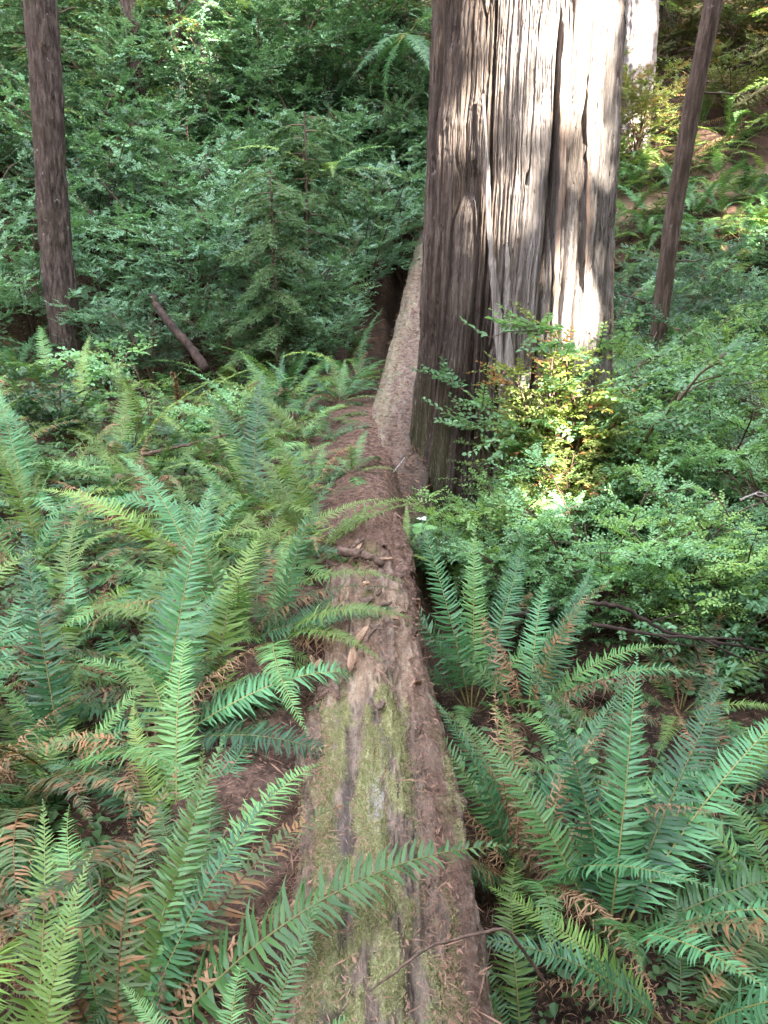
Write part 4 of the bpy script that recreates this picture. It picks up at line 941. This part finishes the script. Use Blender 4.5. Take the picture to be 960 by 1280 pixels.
for (x, y, v) in ((-9.5, 19, 2), (-7.2, 20.5, 0), (-4.8, 20.2, 2), (-2.6, 21, 0), (-0.4, 21.5, 2), (1.8, 21, 0), (6.2, 21.2, 2), (8.2, 19, 0), (10.2, 18, 2), (-11.5, 16.5, 0), (3.6, 23, 2), (-6, 24, 2), (-1.5, 25, 0), (8, 24, 2), (11.5, 22, 0)):
    tree('conifer_tree', lab, gpos(x, y), trs[v], crowns[v], .4, 1.1, random.uniform(0, 6), GC)
sap = make_crown(44, 0, 2.0, 0.9, 40, 'needle_soft', 90, 0.040, 0.45)
strk = trunk_mesh(2.3, 0.025, 0.008, 60, M['bark_mid'], flare=.2)
for (x, y, s, lab) in ((-1.15, 9.25, .95, 'feathery young conifer before the rounded bush, at the back of the ferns'), (-0.95, 11.2, 1.2, 'feathery pale conifer sapling rising above the rounded bush'), (1.55, 9.4, 1.0, 'young conifer just right of the redwood trunk')):
    tree('conifer_sapling', lab, gpos(x, y), strk, sap, .25, s, random.uniform(0, 6))

# ------------------------------------------------------------------ sticks, stalks, small plants
def stick(name, label, pts, r0, r1, mat, twigs=0, cat='branch', seed=1, group=None):
    pts = np.array(pts, float); o0 = pts[0].copy(); pts = pts - o0
    g = np.random.default_rng(seed); k = np.linspace(0, 1, len(pts)); t = np.linspace(0, 1, 24)
    P = np.stack([np.interp(t, k, pts[:, i]) for i in range(3)], 1)
    for _ in range(2): P[1:-1] = (P[:-2] + P[1:-1] * 2 + P[2:]) / 4
    P[1:-1] += g.normal(0, min(r0 * 0.25, .005), P[1:-1].shape)
    b = MB(); b.tube(P, np.linspace(r0, r1, 24) * (1 + .08 * g.normal(0, 1, 24)), 9)
    me = b.mesh('stick', mat)
    if twigs == 0:
        return tag(link(name, me, None, tuple(o0)), label, cat, group)
    root = thing(name, label, cat, tuple(o0), group=group); link('stem', me, root)
    for j in range(twigs):
        u = g.uniform(.35, .95); q = np.array([np.interp(u, t, P[:, i]) for i in range(3)])
        d = (P[-1] - P[0]) * .3 + g.normal(0, np.linalg.norm(P[-1] - P[0]) * .18, 3); L = g.uniform(.6, 1.1)
        tb = MB(); tt = np.linspace(0, 1, 6)[:, None]
        tb.tube(q + d * tt * L + g.normal(0, .008, (6, 3)) * tt, np.linspace(r1 * .9, r1 * .3, 6), 5)
        link('twig', tb.mesh('twig', mat), root)
    return root
def pt(px, py, y): return at_y(px, py, y)
stick('fallen_branch', 'short brown stick lying across the log behind its broken stretch', [pt(424, 690, 3.80), pt(450, 692, 3.74), pt(478, 704, 3.66)], 0.022, 0.017, M['stick'], 0, seed=2)
stick('fallen_branch', 'dark thick branch lying under the light green bush', [pt(590, 772, 3.9), pt(640, 770, 3.95), pt(692, 760, 4.0)], 0.016, 0.012, M['bark_black'], 1, seed=3)
stick('fallen_branch', 'black forked stick poking out of the yellow green bush', [pt(730, 752, 3.9), pt(780, 758, 3.85), pt(830, 790, 3.8), pt(960, 815, 3.8)], 0.013, 0.007, M['bark_black'], 4, seed=4)
stick('fallen_branch', 'second black stick below the forked one in the hollow', [pt(740, 780, 3.7), pt(830, 795, 3.6), pt(930, 800, 3.6)], 0.010, 0.006, M['bark_black'], 2, seed=5)
stick('dead_branch', 'curved brown branch rising from the thicket at the right', [pt(838, 676, 4.6), pt(885, 660, 4.6), pt(922, 642, 4.6)], 0.012, 0.008, M['stick'], 1, seed=6)
stick('dead_branch', 'bare grey dead twigs sticking up at the right edge', [pt(925, 625, 4.5), pt(950, 614, 4.5), pt(990, 640, 4.5)], 0.007, 0.004, M['stick_grey'], 6, seed=7)
stick('dead_branch', 'brown branch lying among the ferns on the left bank', [pt(150, 575, 6.0), pt(225, 558, 6.1), pt(290, 542, 6.2)], 0.013, 0.008, M['stick'], 2, seed=8)
stick('leaning_stem', 'thick dark dead stem leaning under the broad tall bush', [pt(258, 462, 8.6), pt(235, 430, 8.8), pt(205, 396, 9.0), pt(190, 370, 9.3)], 0.050, 0.036, M['bark_black'], 0, 'dead stem', seed=9)
stick('dead_twig', 'pale twig lying on the log beside the broken stretch', [pt(392, 796, 3.05), pt(412, 794, 3.08), pt(425, 797, 3.08)], 0.008, 0.004, M['stick_grey'], 0, 'twig', seed=10)
stick('dead_twig', 'thin bent root on the worn log surface', [pt(462, 872, 2.78), pt(474, 880, 2.74), pt(500, 879, 2.75), pt(525, 884, 2.72)], 0.008, 0.004, M['stick'], 1, 'twig', seed=11)
stick('dead_twig', 'white twig on the duff beside the redwood', [pt(492, 590, 5.4), pt(500, 580, 5.5), pt(506, 572, 5.6)], 0.006, 0.003, M['stick_grey'], 0, 'twig', seed=12)
stick('dead_twig', 'curved dark twig reaching across the near mossy log', [np.array([0.42, 1.62, -0.28]), np.array([0.28, 1.5, 0.05]), np.array([0.10, 1.42, 0.08]), np.array([-0.03, 1.33, 0.05])], 0.0045, 0.0025, M['stick'], 0, 'twig', seed=13)

# stalks in the fern bank
def stalk(px, base_py, top_py, label, mat, name, cat, r=0.03, y=None, lmat=None, n=260, ll=.035):
    p = hit(px, base_py); d = ray(px, top_py); t = p[1] / d[1]; top = EYE + d * t; h = float(top[2] - p[2])
    root = thing(name, label, cat, p)
    z = np.linspace(0, 1, 20); P = np.stack([.03 * np.sin(z * 3), .01 * np.sin(z * 5), z * h], 1)
    b = MB(); b.tube(P, np.linspace(.010, .004, 20), 6); link('stem', b.mesh('stem', mat), root)
    u = RNG.uniform(.25, 1, n); Q = np.stack([np.interp(u, z, P[:, i]) for i in range(3)], 1)
    lf = MB(); D = RNG.normal(0, 1, (n, 3)) * [1, 1, .35] + [0, 0, .45]
    lf.leaves(Q, D, RNG.normal(0, 1, (n, 3)), RNG.uniform(.6, 1.2, n) * ll * (1.15 - u * .55), ll * .35)
    link('foliage', lf.mesh('stalk_leaves', lmat), root)
stalk(222, 540, 466, 'rusty brown upright stalk standing in the fern bank', M['rachis_dead'], 'dead_stalk', 'stalk', lmat=M['fern_dead'], n=240, ll=.05)
stalk(232, 535, 488, 'shorter brown stalk beside the tall rusty one', M['rachis_dead'], 'dead_stalk', 'stalk', lmat=M['fern_dead'], n=120, ll=.04)
def edge_frond():
    p = hit(178, 560); root = thing('sword_fern', 'two narrow lime fronds standing edge on above the fern bank', 'fern', p, s=1.0)
    h = (EYE + ray(152, 447) * (p[1] / ray(152, 447)[1]))[2] - p[2]
    for (ang, tl, s) in ((172, -6, h / .80), (150, 4, h / .92), (-95, -6, h / .95)):
        f = link('frond', FR['lime'][2], root, s=s); f.rotation_euler = (Matrix.Rotation(R(ang), 3, 'Z') @ Matrix.Rotation(R(tl), 3, 'Y')).to_euler()
edge_frond()

# white trillium by the redwood foot
def trillium():
    p = at_y(528, 660, 4.75); g = float(ground_z(p[0], p[1]))
    root = thing('trillium_flower', 'white flower over broad leaves at the redwood foot', 'flower', (p[0], p[1], g))
    top = float(p[2]) - g + .05
    b = MB(); b.tube(np.array([[0, 0, 0], [.004, 0, top * .5], [0, 0, top]]), [.004, .003, .003], 6); link('stem', b.mesh('stem', M['clover']), root)
    def blade(L, W, up, name, mat, az, z):
        u = np.linspace(0, 1, 8)[:, None]; v = np.linspace(-1, 1, 5)[None]
        X = u * L * math.cos(up) * np.ones_like(v); Y = v * W * np.sin(np.pi * u ** .8) ** .8 * .5; Zz = u * L * math.sin(up) - .3 * L * u ** 2 + .12 * W * np.abs(v)
        m = MB(); m.add(np.stack([X, Y, Zz + 0 * Y], -1).reshape(-1, 3), grid_quads(8, 5)); link(name, m.mesh(name, mat), root, (0, 0, z), (0, 0, az))
    for k in range(3):
        blade(.10, .085, .25, 'leaf', M['clover'], k * 2.09, top * .86)
        blade(.042, .028, .5, 'petal', M['petal'], k * 2.09 + 1, top)
trillium()

def clover(px, py, s, label, group='bright leafy sprigs among the ferns', lift=0.25, n=16):
    p = hit(px, py); g = RNG
    root = thing('leafy_sprig', label, 'plant', p, (0, 0, g.uniform(0, 6)), s, group)
    z = np.linspace(0, 1, 6); P = np.stack([.10 * z ** 2, .03 * np.sin(z * 4), lift * z], 1)
    b = MB(); b.tube(P, np.linspace(.0035, .0015, 6), 5); link('stem', b.mesh('stem', M['twig']), root)
    u = np.linspace(.3, 1, n); Q = np.stack([np.interp(u, z, P[:, i]) for i in range(3)], 1)
    a = np.arange(n) * 2.4; D = np.stack([np.cos(a), np.sin(a), g.normal(.1, .2, n)], 1)
    lf = MB(); Q2 = Q + D * .03; lf.leaves(Q2, D, g.normal(0, .25, (n, 3)) + [0, 0, 1], g.uniform(.025, .042, n), g.uniform(.018, .03, n))
    link('foliage', lf.mesh('sprig_leaves', M['clover']), root)
for (px, py, s, lift, lab) in ((715, 1040, 1.3, .42, 'lime leafy sprig over the brown dead fronds right of the log'), (740, 1085, 1.3, .38, 'leafy sprig beside the lime fern fronds'), (890, 960, 1.1, .3, 'leafy sprig before the wide fern at the right'), (265, 790, 1.2, .2, 'round leaved sprig under the tall upright fern'), (175, 585, 1.8, .3, 'broad leaved sprig at the foot of the edge on fronds'), (395, 905, .7, .1, 'tiny leaf sprig on the duff beside the log'), (500, 1290, .6, .1, 'tiny sprig at the bottom of the mossy log')):
    clover(px, py, s, lab, lift=lift)

# ------------------------------------------------------------------ litter and ground cover
def scatter_litter():
    n = 60000
    y = 0.7 + 8.3 * RNG.random(n) ** 1.6; x = RNG.uniform(-1, 1, n) * (1.0 + y * 0.45)
    z = ground_z(x, y)
    d = x - log_x(y); on = (np.abs(d) < LOG_R * .95) & (y < 4.6)
    keep = ~(on & (np.abs(d) < 0.15) & (y < 2.6) & (RNG.random(n) < .85))
    z = np.where(on, np.maximum(z, log_top(x, y) + 0.012), z)
    P = np.stack([x, y, z + RNG.uniform(.002, .03, n)], 1)[keep]; k = len(P)
    az = RNG.uniform(0, 6.28, k); D = np.stack([np.cos(az), np.sin(az), RNG.normal(0, .22, k)], 1)
    Nn = RNG.normal(0, .5, (k, 3)) + [0, 0, 1]
    kind = RNG.random(k)
    L = np.where(kind < .85, RNG.uniform(.012, .042, k), RNG.uniform(.015, .035, k)); W = np.where(kind < .85, .0028, RNG.uniform(.004, .008, k))
    tw = RNG.random(k) < .05
    L = np.where(tw, RNG.uniform(.05, .14, k), L); W = np.where(tw, RNG.uniform(.003, .006, k), W)
    b = MB(); b.leaves(P, D, Nn, L, W, simple=True)
    q = 16000; yy = RNG.uniform(1.0, 4.6, q); aa = np.clip(RNG.normal(0, .8, q), -1.35, 1.35); aa = np.where((np.abs(aa) < .45) & (yy < 2.7) & (RNG.random(q) < .8), aa + .9, aa)
    cx_, _, cz_ = log_center(yy); rr = LOG_R * (1 - 0.10 * sstep(2.2, 3.4, yy)) * 1.05 + .006
    az = RNG.uniform(0, 6.28, q); nn_ = np.stack([np.sin(aa), 0 * aa, np.cos(aa)], 1)
    D2 = np.stack([np.cos(az) * np.cos(aa), np.sin(az), -np.cos(az) * np.sin(aa)], 1) + RNG.normal(0, .12, (q, 3))
    b.leaves(np.stack([cx_, yy, cz_], 1) + nn_ * rr[:, None], D2, nn_, RNG.uniform(.012, .04, q), RNG.uniform(.0014, .0032, q), simple=True)
    q = 9000; T = RNG.uniform(0.0, .8, q) ** 1.3; A = RNG.normal(0, .5, q)
    c = np.array([-0.06, 4.9, -0.60]) + (np.array([0.80, 14.2, 1.02]) - np.array([-0.06, 4.9, -0.60])) * T[:, None]; c[:, 2] -= .10 * np.sin(T * math.pi)
    r = 0.315 - .04 * T; P2 = c + np.stack([np.sin(A) * r, 0 * A, np.cos(A) * r], 1)
    az = RNG.uniform(0, 6.28, q)
    b.leaves(P2, np.stack([np.cos(az), np.sin(az), RNG.normal(0, .25, q)], 1), RNG.normal(0, .5, (q, 3)) + [0, 0, 1], RNG.uniform(.02, .07, q), RNG.uniform(.003, .009, q), simple=True)
    tag(link('forest_litter', b.mesh('forest_litter', M['needles_red'])), 'reddish fallen needles and dead leaf scraps strewn over soil and log', kind='stuff')
scatter_litter()

def ground_cover():
    n = 52000
    y = 0.9 + 15 * RNG.random(n) ** 1.3; x = RNG.uniform(-1, 1, n) * (1.3 + y * 0.5)
    d = x - log_x(np.clip(y, 0, 5.5)); cl = noise(x * 1.4, y * 1.4, 0, 71) + RNG.normal(0, .25, n)
    k = ((d < -0.75) | (d > 0.5)) & (cl > -0.05) & ~((np.abs(x + .05) < .45) & (y > 3.4) & (y < 7.5)) & (((x - TX) ** 2 + (y - TY) ** 2) > .7)
    x, y = x[k], y[k]; n = len(x)
    hgt = RNG.uniform(0.02, .16, n) * (0.6 + .5 * (y > 3))
    P = np.stack([x, y, ground_z(x, y) + hgt], 1); az = RNG.uniform(0, 6.28, n)
    b = MB(); L = RNG.uniform(.02, .05, n) * (1 + y * .03)
    b.leaves(P, np.stack([np.cos(az), np.sin(az), RNG.normal(0, .3, n)], 1), RNG.normal(0, .45, (n, 3)) + [0, 0, 1], L, L * .6)
    tag(link('undergrowth', b.mesh('undergrowth', M['cover'])), 'small dark green leaves covering the soil between the ferns', kind='stuff')
ground_cover()

# ------------------------------------------------------------------ light
SUN = np.array([0.45, -0.75, 0.66]); SUN /= np.linalg.norm(SUN)
E1 = np.cross([0, 0, 1.0], SUN); E1 /= np.linalg.norm(E1); E2 = np.cross(SUN, E1)
def proj(p): p = np.atleast_2d(p); return np.stack([p @ E1, p @ E2], 1)
def on_trunk(px, py):
    d = ray(px, py); t = 4.5
    while t < 9:
        p = EYE + d * t
        if (p[0] - TX) ** 2 + (p[1] - TY) ** 2 < float(trunk_r(p[2])) ** 2: return p
        t += .01
    return None
# where the sun breaks through the canopy: gaps cut in the added unseen crowns
OPEN = []
bpy.context.view_layer.update(); DG = bpy.context.evaluated_depsgraph_get()
def opening(px, py, rx, ry, prob, rad=0.015, y=None):
    pts = []
    for i in range(-4, 5):
        for j in range(-4, 5):
            if y is not None and (i + j) % 2: continue
            if (i / 4) ** 2 + (j / 4) ** 2 > 1.05: continue
            q = (px + rx * i / 4, py + ry * j / 4)
            ok, loc, nor, fi, ob, mw_ = SC.ray_cast(DG, Vector(tuple(EYE)), Vector(tuple(ray(*q))))
            p = np.array(loc) if ok else None
            if p is not None: pts.append(p)
    if not pts: return
    dep = np.array([np.linalg.norm(p - EYE) for p in pts]); md = np.median(dep)
    for p, d_ in zip(pts, dep):
        if y is None or abs(d_ - md) < 0.7: OPEN.append((*proj(p)[0], rad, prob))
for a in ((645, 18, 64, 78, 1, .04), (612, 95, 14, 60, 1), (745, 45, 24, 90, 1, .04), (668, 130, 9, 70, 1), (605, 160, 9, 45, 1), (705, 60, 48, 85, 1, .04), (725, 200, 26, 120, .72), (755, 150, 8, 90, .6),
          (722, 385, 26, 55, 1, .03), (700, 330, 12, 40, .6), (640, 280, 18, 24, 1, .02), (612, 250, 6, 26, .9), (665, 215, 6, 30, 1), (552, 172, 9, 24, 1, .03), (590, 172, 9, 26, 1, .03), (604, 300, 5, 14, .8)): opening(*a)
opening(706, 480, 14, 70, 1, .05, 5.6); opening(695, 600, 14, 45, .95, .05, 5.3)
for a in ((826, 150, 20, 56, 1, .20, 'hill'), (886, 175, 14, 28, 1, .20, 'hill'), (945, 260, 20, 56, 1, .20, 'hill'), (796, 35, 14, 50, 1, .20, 'hill'), (880, 350, 12, 18, .8, .1, 'hill'), (255, 28, 24, 14, 1, .3, 20), (370, 60, 40, 40, .5, .2, 16.5)): opening(*a)
OPEN = np.array(OPEN)

def shade_canopy():  # added unseen crowns, filled and gapped to shape where the sun lands
    lim = proj(np.array([[x, y, z] for x in (-7, 8) for y in (-0.5, 9, 20) for z in (-1, 4)]))
    a0, a1, b0, b1 = lim[:, 0].min(), lim[:, 0].max(), lim[:, 1].min(), lim[:, 1].max()
    cards = []
    def fill(A0, A1, B0, B1, size, lai):
        n = int((A1 - A0) * (B1 - B0) * lai / (size * size * .55 * .5))
        a = RNG.uniform(A0, A1, n); b = RNG.uniform(B0, B1, n); c = RNG.uniform(13, 18, n)
        q = np.stack([a, b], 1); keep = np.ones(n, bool)
        for o in OPEN:
            dd = (a - o[0]) ** 2 + (b - o[1]) ** 2
            keep &= ~((dd < (o[2] + size * .22) ** 2) & (RNG.random(n) < o[3]))
        a, b, c = a[keep], b[keep], c[keep]
        cards.append((a[:, None] * E1 + b[:, None] * E2 + c[:, None] * SUN, np.full(len(a), size)))
    t = proj(np.array([[TX + sx, TY, z] for sx in (-1, 1) for z in (-1, 3.2)]))
    T0, T1, U0, U1 = t[:, 0].min() - .3, t[:, 0].max() + .3, t[:, 1].min() - .3, t[:, 1].max() + .3
    fill(a0, T0, b0, b1, .4, 15); fill(T1, a1, b0, b1, .4, 15); fill(T0, T1, b0, U0, .4, 15); fill(T0, T1, U1, b1, .4, 15)
    fill(T0, T1, U0, U1, .16, 9.5)
    P = np.vstack([c[0] for c in cards]); S = np.concatenate([c[1] for c in cards])
    cen = []
    for (fa, fb) in ((.1, .25), (.1, .75), (.37, .5), (.63, .25), (.63, .8), (.9, .5)):
        cen.append(E1 * (a0 + (a1 - a0) * fa) + E2 * (b0 + (b1 - b0) * fb) + SUN * 15.5)
    cen = np.array(cen); own = np.argmin(((P[:, None] - cen[None]) ** 2).sum(-1), 1)
    for k, c in enumerate(cen):
        sel = own == k
        if sel.sum() < 10: continue
        gz = float(ground_z(c[0], c[1]))
        root = thing('added_shade_tree', 'unseen conifer added behind the camera to block the sun from the clearing', 'tree', (c[0], c[1], gz), group='unseen trees added behind the camera for shade')
        link('trunk', trunk_mesh(float(c[2] - gz) + 5, .30, .1, 80 + k, M['bark_dark'], sides=16, n=30), root)
        Q = P[sel] - [c[0], c[1], gz]; n = len(Q)
        b = MB(); D = RNG.normal(0, 1, (n, 3)) * [1, 1, .5]
        b.leaves(Q, D, RNG.normal(0, .6, (n, 3)) + SUN, S[sel], S[sel] * .55, simple=True)
        link('crown', b.mesh('added_shade_crown', M['needle']), root)
shade_canopy()

sun = bpy.data.lights.new('sun', 'SUN'); sun.energy = 3.3; sun.angle = R(0.53); sun.color = (1.0, 0.93, 0.80)
so = bpy.data.objects.new('sun', sun); COL.objects.link(so)
so.rotation_euler = Vector(tuple(SUN)).to_track_quat('Z', 'Y').to_euler()
w = bpy.data.worlds.new('World'); SC.world = w; w.use_nodes = True
nt = w.node_tree; bg = nt.nodes['Background']
sky = nt.nodes.new('ShaderNodeTexSky'); sky.sky_type = 'NISHITA'; sky.sun_disc = False
sky.sun_elevation = math.asin(SUN[2]); sky.sun_rotation = math.atan2(SUN[0], SUN[1])
sky.dust_density = 3.0; sky.ozone_density = 0.5
hsv = nt.nodes.new('ShaderNodeHueSaturation'); hsv.inputs['Saturation'].default_value = 0.45   # hazy, whitish sky
nt.links.new(sky.outputs[0], hsv.inputs['Color']); nt.links.new(hsv.outputs[0], bg.inputs[0]); bg.inputs[1].default_value = 0.15

# ------------------------------------------------------------------ camera and render settings
cam = bpy.data.cameras.new('camera'); co = bpy.data.objects.new('camera', cam); COL.objects.link(co)
co.location = tuple(EYE); co.rotation_euler = (math.pi / 2 - PITCH, 0, 0)
cam.sensor_fit = 'VERTICAL'; cam.sensor_height = 24; cam.lens = 24 * FPX / 1280
cam.clip_start = 0.05; cam.clip_end = 400
SC.camera = co
SC.view_settings.view_transform = 'Standard'; SC.view_settings.look = 'None'; SC.view_settings.exposure = 4.75; SC.view_settings.gamma = 1
SC.view_settings.use_curve_mapping = False
cy = SC.cycles
cy.max_bounces = 4; cy.diffuse_bounces = 2; cy.glossy_bounces = 2; cy.transmission_bounces = 2; cy.transparent_max_bounces = 4
cy.use_denoising = True
cy.caustics_reflective = False; cy.caustics_refractive = False
